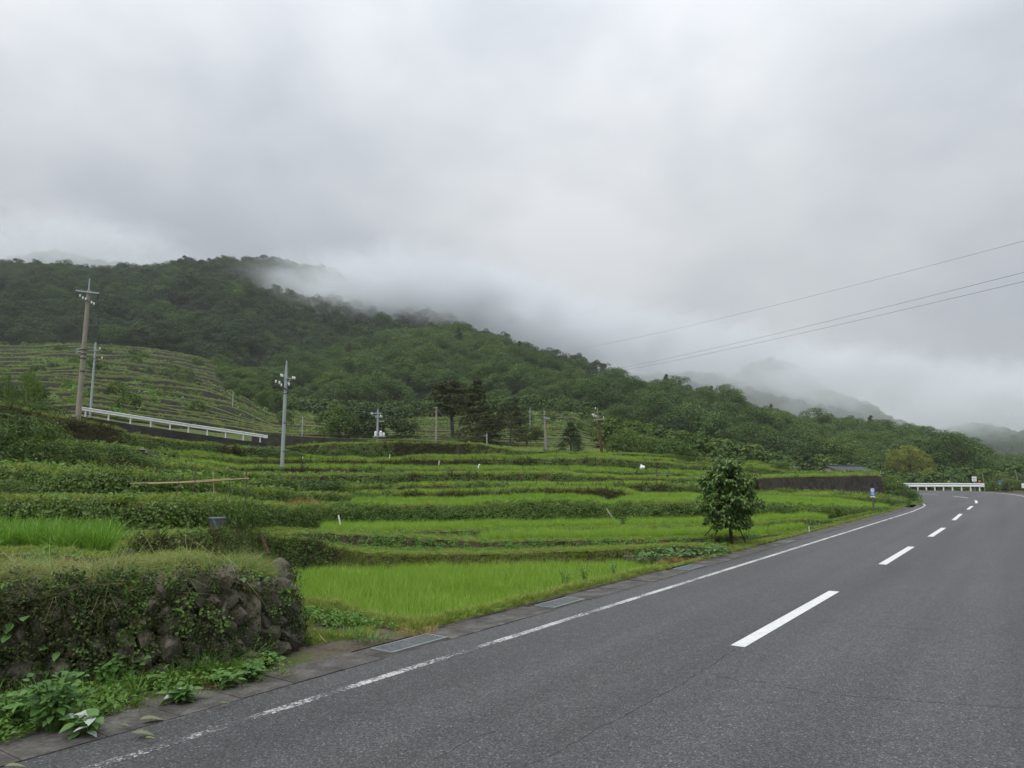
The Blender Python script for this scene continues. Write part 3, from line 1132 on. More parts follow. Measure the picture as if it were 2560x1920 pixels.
# ================================================================== the hillsides behind
def loft_hill(name, base, ridge, back, mat, label, nu=150, nt=26, rough=2.0, seed=0, bulge=.25):
    """base, ridge: (u, v, d) control points; back: how far it falls away behind the ridge"""
    b, r = np.array(base, float), np.array(ridge, float)
    us = np.linspace(max(b[0, 0], r[0, 0]), min(b[-1, 0], r[-1, 0]), nu)
    bv, bd = np.interp(us, b[:, 0], b[:, 1]), np.interp(us, b[:, 0], b[:, 2])
    rv, rd = np.interp(us, r[:, 0], r[:, 1]), np.interp(us, r[:, 0], r[:, 2])
    zb, zr = CAM_H + (1190 - bv) / FPX * bd * 1.004, CAM_H + (1190 - rv) / FPX * rd * 1.004
    A = np.zeros((nu, nt + 6, 3))
    rc = (us - 1280) / 1864.0
    for j in range(nt + 6):
        if j < nt:
            t = j / (nt - 1)
            d = bd + (rd - bd) * t
            z = zb + (zr - zb) * (t + bulge * t * (1 - t))
            w = math.sin(math.pi * min(t, .9))
        else:
            q = (j - nt + 1) / 6
            d = rd + back * q
            z = zr - (zr - np.minimum(zb, 0)) * q ** 1.3
            w = .4
        X = rc * d
        z = z + w * rough * ((vnoise(X / 45, d / 45 + 0 * X, seed) - .5) * 3.0 + (vnoise(X / 17, d / 17 + 0 * X, seed + 4) - .5) * 1.2)
        A[:, j, 0], A[:, j, 1], A[:, j, 2] = X, d, z
    link(name, grid_mesh(name, A, mat), None, label, None, None, 'structure')
    return A


M_FLOOR = noise_mat('forest_floor', [(.010, .018, .006), (.020, .032, .010)], .2, .95, 4, .3, 2)

# ---- left and middle: the far terraces, 24 steps up to the forest edge
FB = dict(u=[-160, 190, 400, 640, 760, 1000, 1300, 1560], v=[1036, 1038, 1068, 1092, 1094, 1104, 1118, 1124],
          d=[76, 76, 82, 90, 90, 90, 90, 90])
FT = dict(u=[-160, 0, 160, 300, 420, 500, 560, 610, 660, 720, 800, 1000, 1160, 1300, 1430, 1500, 1560],
          v=[872, 872, 866, 872, 888, 904, 926, 958, 1000, 1030, 1040, 1050, 1040, 1030, 1034, 1070, 1098],
          d=[245, 250, 255, 255, 252, 246, 232, 214, 194, 178, 172, 170, 170, 172, 170, 160, 150])
NS = 25
UF = np.arange(-160 - 11 * 50, 1561, 11.0)
fbv, fbd = np.interp(UF, FB['u'], FB['v']), np.interp(UF, FB['u'], FB['d'])
ftv, ftd = np.interp(UF, FT['u'], FT['v']), np.interp(UF, FT['u'], FT['d'])
RF = rcol(UF)
FS_D, FS_Z = [], []
for i in range(NS + 1):
    t = i / NS
    tt = np.clip(t + (vnoise(UF / 120., UF * 0 + i * .9, 61) - .5) * .055 * (1 if 0 < i < NS else 0), 0, 1)
    d = fbd * (ftd / fbd) ** tt
    v = fbv + (ftv - fbv) * tt + (vnoise(UF / 60., UF * 0 + i, 62) - .5) * 4
    FS_D.append(d)
    FS_Z.append(CAM_H + (1190 - v) / FPX * d * 1.004)
FS_D, FS_Z = np.array(FS_D), np.array(FS_Z)
for i in range(1, NS + 1):
    FS_D[i] = np.maximum(FS_D[i], FS_D[i - 1] + .8)
    FS_Z[i] = np.maximum(FS_Z[i], FS_Z[i - 1] + .05)
M_STONEBANK = noise_mat('old_stone_bank', [(.020, .018, .015), (.040, .036, .030), (.035, .045, .018), (.085, .08, .07)], 1.1, .95, 8, .9, 5, stops=[.34, .48, .58, .72])
M_TURF_FAR = noise_mat('far_turf', [(.05, .075, .020), (.075, .105, .028), (.11, .11, .045)], .18, .95, 6, .6, 3)
FAR_EDGE = []


def ugrid(ds, zs, RR):
    A = np.zeros((len(RR), len(ds), 3))
    for j, (d_, z_) in enumerate(zip(ds, zs)):
        A[:, j, 0], A[:, j, 1], A[:, j, 2] = RR * d_, d_, z_
    return A


for i in range(NS):
    zb = FS_Z[i] if i == 0 else FS_Z[i] - 0
    h = FS_Z[i + 1] - FS_Z[i]
    wall = np.minimum(h * .86, 2.2)
    foot = FS_D[i]
    nz = (vnoise(UF / 7., UF * 0 + i, 71) - .5) * .35
    lip = np.clip(.18 + .45 * (vnoise(UF / 45., UF * 0 + i * 1.7, 75) - .5), .12, .7)
    A = ugrid([foot, foot + .12 * wall + nz * .4, foot + .3 * wall + nz], [FS_Z[i], FS_Z[i] + wall * (1 - lip), FS_Z[i] + wall], RF)
    fm_ = grid_mesh('far_bank', A, M_STONEBANK)
    fm_.materials.append(M_TURF_FAR)
    fm_.polygons.foreach_set('material_index', np.tile([0, 1], len(fm_.polygons) // 2).tolist())
    bk = link('terrace_wall', fm_, None,
              'narrow old stone terrace bank on the far hillside below the forest', 'bank', 'stone banks of the far hillside terraces')
    B = ugrid([foot + .3 * wall + nz, foot + .3 * wall + nz + .8, FS_D[i + 1]], [FS_Z[i] + wall, FS_Z[i] + wall + .1, FS_Z[i + 1]], RF)
    link('terrace_top', grid_mesh('far_top', B, M_TURF_FAR), bk)
    FAR_EDGE.append((A, B))
# apron that joins the near terraces to the far hillside
awd = np.interp(UF, [-160, 190, 330, 480, 668, 700, 1000, 1100, 1560], [64, 64.8, 69.2, 74.8, 81.5, 84.2, 84.9, 80, 80])
awv = np.interp(UF, [-160, 150, 190, 316, 475, 636, 668, 1000, 1060, 1560], [1062, 1064, 1066, 1092, 1112, 1126, 1128, 1120, 1112, 1128])
awz = CAM_H + (1190 - awv) / FPX * awd
ap = ugrid([np.interp(UF, UC, FIELD[NL][:, -1, 1]) - .4, awd, awd + 1.2, np.maximum(fbd, awd + 2)], [np.interp(UF, UC, FIELD[NL][:, -1, 2]) - .15, awz, awz + .1, FS_Z[0]], RF)
link('apron_slope', grid_mesh('apron', ap, M_TURF_FAR), None, 'grassy slope between near and far terraces', None, None, 'structure')

TH = 12.0                                    # tree height allowance above the ground of a ridge


def sil(pts, k=TH):
    return [(u, v + k * FPX / d, d) for u, v, d in pts]


H1_BASE = [(545, 950, 226), (590, 985, 205), (640, 1026, 186), (800, 1044, 173), (1000, 1054, 171), (1160, 1044, 171), (1300, 1034, 173), (1430, 1038, 171),
           (1500, 1074, 161), (1560, 1102, 151), (1700, 1128, 146), (1850, 1158, 142), (1950, 1186, 140), (2100, 1206, 138), (2300, 1216, 136), (2560, 1220, 134), (2800, 1222, 134)]
H1_RIDGE = sil([(545, 935, 232), (590, 928, 240), (640, 912, 250), (700, 885, 262), (802, 861, 285), (890, 842, 300), (1000, 830, 320), (1092, 820, 330), (1150, 818, 332), (1240, 838, 330),
                (1330, 878, 322), (1460, 932, 310), (1562, 958, 300), (1677, 980, 290), (1750, 984, 286), (1840, 1002, 280), (1920, 1020, 270), (2006, 1042, 262), (2100, 1056, 254),
                (2160, 1062, 250), (2315, 1082, 240), (2450, 1118, 222), (2560, 1158, 205), (2800, 1170, 190)], 9.0)
A_H1 = loft_hill('wooded_spur', H1_BASE, H1_RIDGE, 120, M_FLOOR, 'ground of the wooded spur in the middle distance', 190, 30, 2.0, 3, .30)
H2_BASE = [(-1000, 876, 246), (0, 876, 251), (160, 870, 256), (300, 876, 256), (420, 892, 252), (540, 930, 245), (640, 960, 275), (800, 900, 310), (1000, 880, 330), (1200, 880, 345), (1500, 950, 330)]
H2_RIDGE = sil([(-1000, 660, 520), (-100, 655, 520), (0, 650, 520), (100, 655, 520), (210, 668, 510), (300, 668, 515), (370, 660, 520), (480, 640, 530), (600, 632, 535), (700, 640, 530), (800, 664, 520), (900, 716, 500),
                (1000, 765, 480), (1100, 797, 460), (1250, 850, 440), (1400, 925, 420), (1500, 965, 410)], 9.5)
A_H2 = loft_hill('wooded_mountain', H2_BASE, H2_RIDGE, 200, M_FLOOR, 'ground of the big wooded mountain on the left', 150, 34, 4.0, 9, .25)
H3_RIDGE = sil([(1400, 915, 700), (1500, 905, 700), (1600, 940, 700), (1700, 930, 700), (1760, 930, 700), (1820, 940, 700), (1900, 966, 690), (2050, 1004, 680), (2150, 1034, 670), (2250, 1060, 660), (2400, 1104, 650)], 10.5)
H3_BASE = [(1400, 1050, 480), (1700, 1070, 470), (2000, 1120, 460), (2250, 1150, 450), (2400, 1170, 440)]
A_H3 = loft_hill('hazy_ridge', H3_BASE, H3_RIDGE, 150, M_FLOOR, 'ground of the misty wooded ridge behind the spur', 90, 16, 3, 12)
H4 = loft_hill('far_ridge', [(1950, 1100, 620), (2400, 1160, 600)], sil([(1950, 955, 800), (2060, 968, 790), (2150, 1000, 780), (2220, 1030, 770), (2280, 1055, 760), (2400, 1110, 740)]), 200, M_FLOOR,
               'second misty ridge farther behind on the right', 50, 12, 3, 15)
H5 = loft_hill('far_mountain', [(2250, 1190, 800), (2950, 1200, 800)], sil([(2250, 1110, 1200), (2340, 1080, 1200), (2400, 1060, 1200), (2440, 1052, 1200), (2500, 1062, 1200), (2560, 1074, 1200), (2650, 1040, 1200), (2950, 1000, 1200)]), 300, M_FLOOR,
               'pale far mountain at the right edge', 60, 12, 6, 17)
H6 = loft_hill('cloud_peak', [(1700, 1060, 700), (2200, 1080, 700)], sil([(1700, 1010, 900), (1790, 975, 900), (1845, 930, 905), (1890, 896, 910), (1930, 882, 910), (1970, 888, 905), (2015, 915, 900), (2085, 970, 900), (2200, 1010, 900)]), 200, M_FLOOR,
               'dark wooded peak showing through the low cloud', 60, 14, 4, 19)
H7 = loft_hill('back_ridge', [(820, 850, 620), (1500, 930, 640)], sil([(820, 700, 800), (900, 705, 800), (1000, 722, 800), (1060, 745, 800), (1130, 760, 800), (1200, 755, 800), (1270, 762, 800), (1340, 800, 800), (1500, 880, 800)]), 200, M_FLOOR,
               'faint ridge in the mist behind the big mountain', 60, 12, 4, 23)
H8 = loft_hill('faint_peak', [(-100, 720, 800), (450, 720, 800)], sil([(-100, 640, 1000), (0, 628, 1000), (90, 606, 1000), (150, 622, 1000), (220, 640, 1000), (300, 645, 1000), (450, 690, 1000)]), 200, M_FLOOR,
               'faint peak in cloud beyond the left mountain', 50, 10, 4, 27)


def thin_points(pts, spacing, seed=0):
    """drop points closer than spacing, on a hash grid"""
    cell = {}
    keep = []
    for i, p in enumerate(pts):
        s = spacing if np.isscalar(spacing) else spacing[i]
        c = (int(p[0] // s), int(p[1] // s))
        ok = True
        for dx in (-1, 0, 1):
            for dy in (-1, 0, 1):
                for q in cell.get((c[0] + dx, c[1] + dy), ()):
                    if (q[0] - p[0]) ** 2 + (q[1] - p[1]) ** 2 < s * s:
                        ok = False
                        break
                if not ok:
                    break
            if not ok:
                break
        if ok:
            cell.setdefault(c, []).append(p)
            keep.append(i)
    return np.array(keep, int)


def forest_points(A, dens, spacing, rows=None):
    B = A if rows is None else A[:, :rows]
    p, n = sample_grid(B, dens)
    k = thin_points(p, spacing)
    return p[k]


f1 = forest_points(A_H1, .10, 5.4, 33)
f2 = forest_points(A_H2, .07, 6.0, 36)
f3 = forest_points(A_H3, .05, 6.4, 18)
# the front of the spur: the 300 nearest trees stand as single trees
score = f1[:, 1] + .0 * f1[:, 0]
u1 = pix_u(f1)
vis = (u1 > -40) & (u1 < 2620)
f1 = f1[vis]
# nearest along every direction first
u1 = pix_u(f1)
order = np.argsort(f1[:, 1] - np.interp(u1, [b[0] for b in H1_BASE], [b[2] for b in H1_BASE]))
single, rest = f1[order[:300]], f1[order[300:]]
FOREST_NAMES = ['dark broadleaf tree in the front rows of the wooded spur', 'spreading broadleaf tree in the front rows of the wooded spur',
                'tall broadleaf tree in the front rows of the wooded spur', 'small broadleaf tree in the front rows of the wooded spur',
                'light green broadleaf tree in the front rows of the wooded spur', 'dense broadleaf tree in the front rows of the wooded spur']
protos = []
for i, p in enumerate(single):
    k = int(RNG.integers(0, 6))
    t = link('forest_tree', None, None, FOREST_NAMES[k], 'tree', 'trees at the front of the wooded spur')
    t.location = p - np.array([0, 0, .4])
    t.rotation_euler = (0, 0, random.random() * 6.28)
    s = random.uniform(.62, 1.12)
    t.scale = (s, s, s * random.uniform(.9, 1.12))
    link('crown', FOREST[k][0], t)
    link('trunk', FOREST[k][1], t)


def scat_forest(name, pts, smin, smax, label, sink=.4, w=(.2, .18, .17, .15, .12, .14, .02, .02), key='forest'):
    n = len(pts)
    e = upright(n, .05)
    s = RNG.uniform(smin, smax, n)
    idx = RNG.choice(8, n, p=w)
    # a hillside of mixed heights: patches of taller and lower trees
    s = s * (.85 + .35 * vnoise(pts[:, 0] / 30, pts[:, 1] / 30, 5))
    scatter(name, key, pts - np.array([0, 0, sink]), e, s, label, 'forest', idx=idx)


scat_forest('spur_forest', rest, .66, 1.12, 'dense broadleaf forest over the wooded spur', .4, (.14, .12, .13, .12, .30, .12, .04, .03))
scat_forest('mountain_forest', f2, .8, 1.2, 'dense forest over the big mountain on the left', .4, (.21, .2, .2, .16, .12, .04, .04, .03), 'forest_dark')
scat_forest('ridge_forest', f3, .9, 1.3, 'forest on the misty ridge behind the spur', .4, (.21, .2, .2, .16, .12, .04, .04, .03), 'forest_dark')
for A, nm, lb in ((H4, 'far_ridge_forest', 'forest on the second misty ridge'), (H5, 'far_mountain_forest', 'forest on the pale far mountain'),
                  (H6, 'peak_forest', 'forest on the dark peak in the cloud'), (H7, 'back_ridge_forest', 'forest on the faint ridge in the mist'), (H8, 'faint_peak_forest', 'forest on the faint left peak')):
    f = forest_points(A, .035, 6.8, A.shape[1] - 4)
    scat_forest(nm, f, .85, 1.25, lb, .5)

# ================================================================== rice
def in_u(p, ranges):
    u = pix_u(p)
    k = np.zeros(len(p), bool)
    for a, b in ranges:
        k |= (u > a) & (u < b)
    return k


def rice(k, ranges, key, dens, smin, smax, label, name='rice_field', inset=.12, zscale=1.0, keep=None):
    A = FIELD[k].copy()
    # keep clear of the bund in front and the bank behind
    p, n = sample_grid(A, dens)
    kk = in_u(p, ranges)
    d0_ = np.interp(pix_u(p), UC, FIELD[k][:, 0, 1])
    d1_ = np.interp(pix_u(p), UC, FIELD[k][:, -1, 1])
    if k in SUBSTEP:
        dm0 = np.interp(pix_u(p), UC, SUBSTEP[k][:, 0, 1])
        kk &= (p[:, 1] < dm0 - .15) | (p[:, 1] > dm0 + .55)
    kk &= (p[:, 1] > d0_ + inset) & (p[:, 1] < d1_ - inset * 1.5) & ((d1_ - d0_) > .7)
    # ragged ends
    if keep is not None:
        kk &= keep(p)
    p = p[kk]
    m = len(p)
    s = np.ones((m, 3)) * RNG.uniform(smin, smax, m)[:, None]
    s[:, 2] *= zscale * (.86 + .28 * vnoise(p[:, 0] * .9, p[:, 1] * .9, k))
    # rice leans together, as the wind has combed it
    e = upright(m, .10)
    scatter(name, key, p - np.array([0, 0, .02]), e, s, label, 'rice')


def clear_front(p):
    # the front field stops short of the gutter and of the trodden corner
    dv = np.interp(p[:, 0] / p[:, 1], vr[:, 0] / vr[:, 1], vr[:, 1])
    return p[:, 1] > dv + .12


rice(0, [(620, 1640)], 'rice', 95, .82, 1.12, 'bright green young rice filling the front field beside the road', keep=clear_front)
rice(2, [(-630, 292)], 'rice_near', 90, .85, 1.1, 'taller dark green rice on the raised plot above the stone wall', inset=.1)
rice(2, [(1206, 2010)], 'rice', 55, .72, .92, 'bright rice strip running behind the young roadside tree', keep=clear_front)
rice(3, [(806, 1545), (1566, 2060)], 'rice', 48, .70, .9, 'rice strip at the foot of the ivy bank', keep=clear_front)
rice(4, [(885, 2215)], 'rice_far', 38, .74, .96, 'thin rice strip on top of the ivy bank', keep=clear_front)
rice(5, [(870, 1660), (1885, 2068)], 'rice_far', 36, .76, 1.0, 'rice strip above the brown bank')
rice(6, [(1000, 1665)], 'rice_far', 34, .76, 1.0, 'second rice strip above the brown bank')
rice(7, [(1010, 1720), (1905, 2158)], 'rice_far', 32, .78, 1.02, 'rice strip at eye level, level with the top of the stone retaining wall')
rice(8, [(440, 1780)], 'rice_far', 28, .80, 1.05, 'rice strip on the low leafy terrace with the white bag')
rice(9, [(430, 1690), (1850, 1900)], 'rice_far', 26, .82, 1.08, 'upper rice strip beneath the poles')
rice(10, [(760, 1700)], 'rice_far', 20, .8, 1.05, 'topmost rice strip beside the poles')

# ================================================================== grass, creeper and weeds on banks and bunds


def cover(name, key, A, dens, smin, smax, label, align=True, keep=None, parent=None, lift=0.0, tilt=.25, up=.0):
    p, n = sample_grid(A, dens)
    if keep is not None and len(p):
        k = keep(p)
        p, n = p[k], n[k]
    m = len(p)
    if m == 0:
        return
    if align:
        nn_ = unit(n + RNG.normal(0, tilt, n.shape) + np.array([0, 0, up]))
        e = align_euler(nn_, RNG.random(m) * 6.283)
    else:
        e = upright(m, tilt)
    if lift:
        p = p + n * (RNG.random((m, 1)) ** 2 * lift)
    scatter(name, key, p, e, RNG.uniform(smin, smax, m), label, None, parent)


def patch(scale, lo, seed, ur=None):
    def f(p):
        q = vnoise(p[:, 0] * scale, p[:, 1] * scale + p[:, 2] * scale * 2, seed)
        k = q > lo + RNG.normal(0, .08, len(p))
        if ur is not None:
            k &= in_u(p, ur)
        return k
    return f


NOT_WALL = [(-630, 1893), (2196, 2300)]
for k in range(1, NL + 1):
    bo = BANK[(k, 'o')]
    far = k >= 5
    # grass along the bund
    gk = 'grass_far' if k >= 4 else 'grass'
    cover('bund_grass', gk, BUND[k], 38 if far else (90 if k == 4 else 260), .7 if far else (.5 if k == 4 else .3), 1.15 if far else (.85 if k == 4 else .55), None, False, None, bo, 0, .2)
    cover('lip_grass', gk, BANK[k][:, 3:], 40 if far else 150, .6 if far else .35, 1.05 if far else .65, None, True, (lambda p: in_u(p, NOT_WALL)) if k == 7 else None, bo, 0, .3, .8)
    # face of the bank
    if k in (1,):
        cover('dry_grass', 'dry', BANK[k], 90, .5, .9, None, True, lambda p: in_u(p, [(330, 1500)]) & (RNG.random(len(p)) < np.interp(pix_u(p), [800, 900], [1, .0])), bo, .05, .35, .5)
        cover('bank_grass', 'grass', BANK[k], 300, .3, .55, None, True, lambda p: in_u(p, [(820, 1700)]), bo, .03, .35, .6)
        cover('creeper', 'ivy_small', BANK[k], 90, .8, 1.5, None, True, lambda p: in_u(p, [(-630, 850)]) & patch(1.1, .35, 3)(p), bo, .04)
        cover('creeper', 'ivy', BANK[k], 60, .6, 1.0, None, True, lambda p: in_u(p, [(330, 840)]), bo, .06)
    elif k in (2, 3):
        cover('creeper', 'weed', BANK[k], 60, .5, .9, None, True, patch(.8, .3, 5), bo, .04)
    elif k == 4:
        cover('creeper', 'ivy', BANK[k][:, :4], 105, .7, 1.2, None, True, None, bo, .14, .4, .25)
        cover('creeper_top', 'weed', BUND[k], 60, .5, .9, None, True, patch(.5, .45, 8), bo, .10)
    elif k == 5:
        cover('dry_grass', 'dry', BANK[k], 42, .8, 1.3, None, True, lambda p: in_u(p, [(950, 1600)]), bo, .06, .3, .5)
        cover('creeper', 'ivy', BANK[k][:, :4], 80, .7, 1.2, None, True, lambda p: in_u(p, [(-630, 950), (1700, 2300)]), bo, .16, .35, .3)
        cover('creeper', 'ivy_far', BANK[k], 22, .7, 1.1, None, True, patch(.35, .55, 6), bo, .1)
    else:
        wallk = None if k != 7 else (lambda p: in_u(p, NOT_WALL))
        cover('creeper', 'ivy_far', BANK[k][:, :4], 16, .7, 1.15, None, True,
              (lambda p, k=k, w=wallk: (vnoise(p[:, 0] * .22, p[:, 1] * .22, 40 + k) > .32) & (w(p) if w else True)), bo, .16, .35, .25)
        cover('dry_grass', 'dry', BANK[k], 16, 1.0, 1.7, None, True,
              (lambda p, k=k, w=wallk: (vnoise(p[:, 0] * .22, p[:, 1] * .22, 40 + k) < .45) & (w(p) if w else True)), bo, .05, .3, .5)
        cover('creeper_top', 'weed_far', BUND[k], 4, .5, .9, None, True, patch(.18, .62, 50 + k), bo, .1)

for k in SUBSTEP:
    bo = BANK[(k, 'o')]
    hgt = lambda p: np.ones(len(p), bool)
    if k in (4, 5):
        cover('step_growth', 'dry', SUBSTEP[k], 40, .5, .9, None, True, lambda p, k=k: in_u(p, [(880, 1880)]) & (vnoise(p[:, 0] * .3, p[:, 1] * .3, 160 + k) > .4), bo, .03, .3, .5)
    else:
        cover('step_growth', 'dry', SUBSTEP[k], 34, .7, 1.1, None, True, lambda p, k=k: in_u(p, [(430, 1880)]) & (vnoise(p[:, 0] * .2, p[:, 1] * .2, 160 + k) > .35), bo, .03, .3, .5)
        cover('step_creeper', 'ivy_far', SUBSTEP[k], 10, .5, .9, None, True, lambda p, k=k: in_u(p, [(430, 1880)]) & (vnoise(p[:, 0] * .2, p[:, 1] * .2, 160 + k) < .5), bo, .05, .3, .3)
    cover('step_lip', 'grass_far', SUBLIP[k], 26, .6, 1.0, None, False, lambda p: in_u(p, [(430, 1880)]), bo, 0, .25)
# rough growth on slopes that carry no rice
cover('slope_grass', 'grass', FIELD[1], 210, .3, .6, 'short grass on the slope behind the front field', False, lambda p: in_u(p, [(300, 2050)]))
cover('slope_weeds', 'weed', FIELD[1], 70, .3, .6, 'low creeping weeds on the slope behind the front field', True, lambda p: in_u(p, [(640, 1560)]) & patch(.7, .3, 12)(p))
cover('plot_grass', 'grass', FIELD[0], 170, .4, .85, 'grass on the raised plot above the stone wall', False, lambda p: in_u(p, [(250, 620)]))
for k, rg in ((2, [(290, 1206)]), (3, [(290, 806), (1545, 1566)]), (4, [(-630, 885)])):
    cover('terrace_grass', 'grass', FIELD[k], 150 if k < 4 else 90, .35, .75, 'short grass on the open ground of terrace %d' % k, False, lambda p, rg=rg: in_u(p, rg))
    cover('terrace_weeds', 'weed', FIELD[k], 26, .4, .8, 'patchy weeds on the open ground of terrace %d' % k, True, lambda p, rg=rg: in_u(p, rg) & patch(.5, .45, k)(p))
for k, rg in ((5, [(-630, 870), (1660, 1885), (2068, 2290)]), (6, [(-630, 1000), (1665, 2290)]), (7, [(-630, 1010), (1720, 1905), (2158, 2290)]),
              (8, [(-630, 440), (1780, 2290)]), (9, [(-630, 430), (1690, 2290)]), (10, [(-630, 2290)])):
    cover('terrace_grass', 'grass_far', FIELD[k], 16, .9, 1.5, 'rough grass on the unplanted end of terrace %d' % k, False, lambda p, rg=rg: in_u(p, rg))
    cover('terrace_weeds', 'weed_far', FIELD[k], 5, .7, 1.3, 'weed clumps on the unplanted end of terrace %d' % k, True, lambda p, rg=rg: in_u(p, rg) & patch(.2, .5, 80 + k)(p))
# verge: weeds and grass between gutter and field
far_strip = lambda p: p[:, 1] > 12.5
cover('verge_grass', 'grass', STRIP, 230, .35, .75, 'grass and weeds along the gutter', False, lambda p: (pix_u(p) > 1640) | ((pix_u(p) < 1040) & (vnoise(p[:, 0] * 2.1, p[:, 1] * 2.1, 77) > .56)))
cover('verge_weeds', 'weed', STRIP, 110, .5, .85, 'leafy weeds by the foot of the stone wall', True, lambda p: (pix_u(p) < 990) & (vnoise(p[:, 0] * 1.3, p[:, 1] * 1.3, 78) > np.where(pix_u(p) < 690, .42, .72)))
cover('edge_grass', 'grass', BUND[0], 230, .45, .95, 'grass along the lip of the front field', False, lambda p: in_u(p, [(707, 1660)]))

# far terraces: grass fringes on every lip, bushes here and there
P_, N_ = [], []
for i, (A, B) in enumerate(FAR_EDGE):
    p, n = sample_grid(B[:, :2], 1.5)
    P_.append(p)
P_ = np.concatenate(P_)
P_ = P_[vnoise(P_[:, 0] / 14, P_[:, 1] / 6, 91) > .22]
scatter('far_terrace_grass', 'grass_far', P_, upright(len(P_), .2), RNG.uniform(1.1, 2.0, len(P_)) * (.7 + .6 * (P_[:, 1] / 250)), 'grass fringes along the lips of the far terraces', 'grass')
P_ = []
for i, (A, B) in enumerate(FAR_EDGE):
    p, n = sample_grid(B[:, 1:], .12)
    P_.append(p)
P_ = np.concatenate(P_)
P_ = P_[vnoise(P_[:, 0] / 14, P_[:, 1] / 9, 95) > .72]
scatter('far_terrace_weeds', 'weed_far', P_, upright(len(P_), .2), RNG.uniform(2.2, 4.5, len(P_)), 'weeds and low growth over the far terraces', 'weeds')
P_ = np.concatenate([sample_grid(A, .06)[0] for A, B in FAR_EDGE])
P_ = P_[vnoise(P_[:, 0] / 12, P_[:, 1] / 8, 97) > .68]
scatter('far_bank_creeper', 'ivy_far', P_, upright(len(P_), .5), RNG.uniform(2.0, 3.6, len(P_)), 'creeper on the banks of the far terraces', 'creeper')
P_ = np.concatenate([sample_grid(B, .012)[0] for A, B in FAR_EDGE])
u_ = pix_u(P_)
P_ = P_[(vnoise(P_[:, 0] / 25, P_[:, 1] / 20, 99) > .5) | ((u_ > 1380) & (RNG.random(len(P_)) < .8))]
scatter('far_bushes', 'shrub', P_, upright(len(P_), .05), RNG.uniform(.5, 1.7, len(P_)), 'scattered bushes over the far terraces', 'bushes')
# apron and foot of the spur right of the terraces
p, n = sample_grid(ap, .9)
scatter('apron_grass', 'grass_far', p, upright(len(p), .2), RNG.uniform(.9, 1.5, len(p)), 'rough grass behind the topmost bank', 'grass')
q = RNG.uniform(0, 1, (2600, 2))
uu = 1500 + 1300 * q[:, 0]
bd_ = np.interp(uu, [b[0] for b in H1_BASE], [b[2] for b in H1_BASE])
bz_ = CAM_H + (1190 - np.interp(uu, [b[0] for b in H1_BASE], [b[1] for b in H1_BASE])) / FPX * bd_
dd = bd_ - (bd_ - 118) * q[:, 1] * .75
zz = -.9 + (bz_ + .9) * (1 - q[:, 1]) ** 1.2
FOOT_SLOPE = None
us_ = np.linspace(1490, 2800, 80)
bd_ = np.interp(us_, [b[0] for b in H1_BASE], [b[2] for b in H1_BASE])
bz_ = CAM_H + (1190 - np.interp(us_, [b[0] for b in H1_BASE], [b[1] for b in H1_BASE])) / FPX * bd_
nd = np.interp(us_, [1490, 1560, 1700, 1900, 2000, 2800], [88, 88, 80, 92, 116, 118])
nz_ = np.interp(us_, [1490, 1560, 1700, 1900, 2000, 2800], [5.6, 5.2, 3.6, 2.2, -.85, -.85])
FOOT = ugrid([nd, nd + (bd_ - nd) * .5, bd_ + 2], [nz_, nz_ + (bz_ - nz_) * .5, bz_ + .3], rcol(us_))
link('valley_floor', grid_mesh('valley_floor', FOOT, M_TURF_FAR), None, 'bushy ground at the foot of the wooded spur', None, None, 'structure')
p, n = sample_grid(FOOT, .12)
p = p[vnoise(p[:, 0] / 10, p[:, 1] / 10, 101) > .25]
scatter('spur_foot_bushes', 'shrub', p, upright(len(p), .05), RNG.uniform(.9, 2.4, len(p)), 'bushy growth along the foot of the wooded spur', 'bushes')

# undergrowth that closes the foot of the forest
bu = np.array([b[0] for b in H1_BASE]); bv = np.array([b[1] for b in H1_BASE]); bdd = np.array([b[2] for b in H1_BASE])
uu = RNG.uniform(545, 2700, 900)
dd = np.interp(uu, bu, bdd) - RNG.uniform(-3, 3, 900)
zz = CAM_H + (1190 - np.interp(uu, bu, bv)) / FPX * np.interp(uu, bu, bdd)
scatter('forest_edge_shrubs', 'shrub', np.stack([rcol(uu) * dd, dd, zz - .3], 1), upright(900, .05), RNG.uniform(1.2, 3.2, 900), 'shrubs closing the front edge of the spur forest', 'bushes')
cover('wall_foot_grass', 'long_grass', STRIP, 26, .3, .75, 'tangle of grass along the foot of the stone wall', False, lambda p: (pix_u(p) < 700) & (vnoise(p[:, 0] * 1.7, p[:, 1] * 1.7, 79) > .35), None, 0, .45)
# trees that soften the side of the far terraces against the spur
uu = RNG.uniform(515, 690, 46)
tt = RNG.uniform(.62, 1.02, 46)
vv = np.interp(uu, UF, fbv) + (np.interp(uu, UF, ftv) - np.interp(uu, UF, fbv)) * tt
dd = np.interp(uu, UF, fbd) * (np.interp(uu, UF, ftd) / np.interp(uu, UF, fbd)) ** tt
kk = (uu - 515) / 175 + tt > .95
pt = np.stack([rcol(uu) * dd, dd, CAM_H + (1190 - vv) / FPX * dd - .4], 1)[kk]
scatter('terrace_edge_trees', 'forest', pt, upright(len(pt), .05), RNG.uniform(.3, .75, len(pt)), 'small trees growing in from the spur over the edge of the far terraces', 'trees')
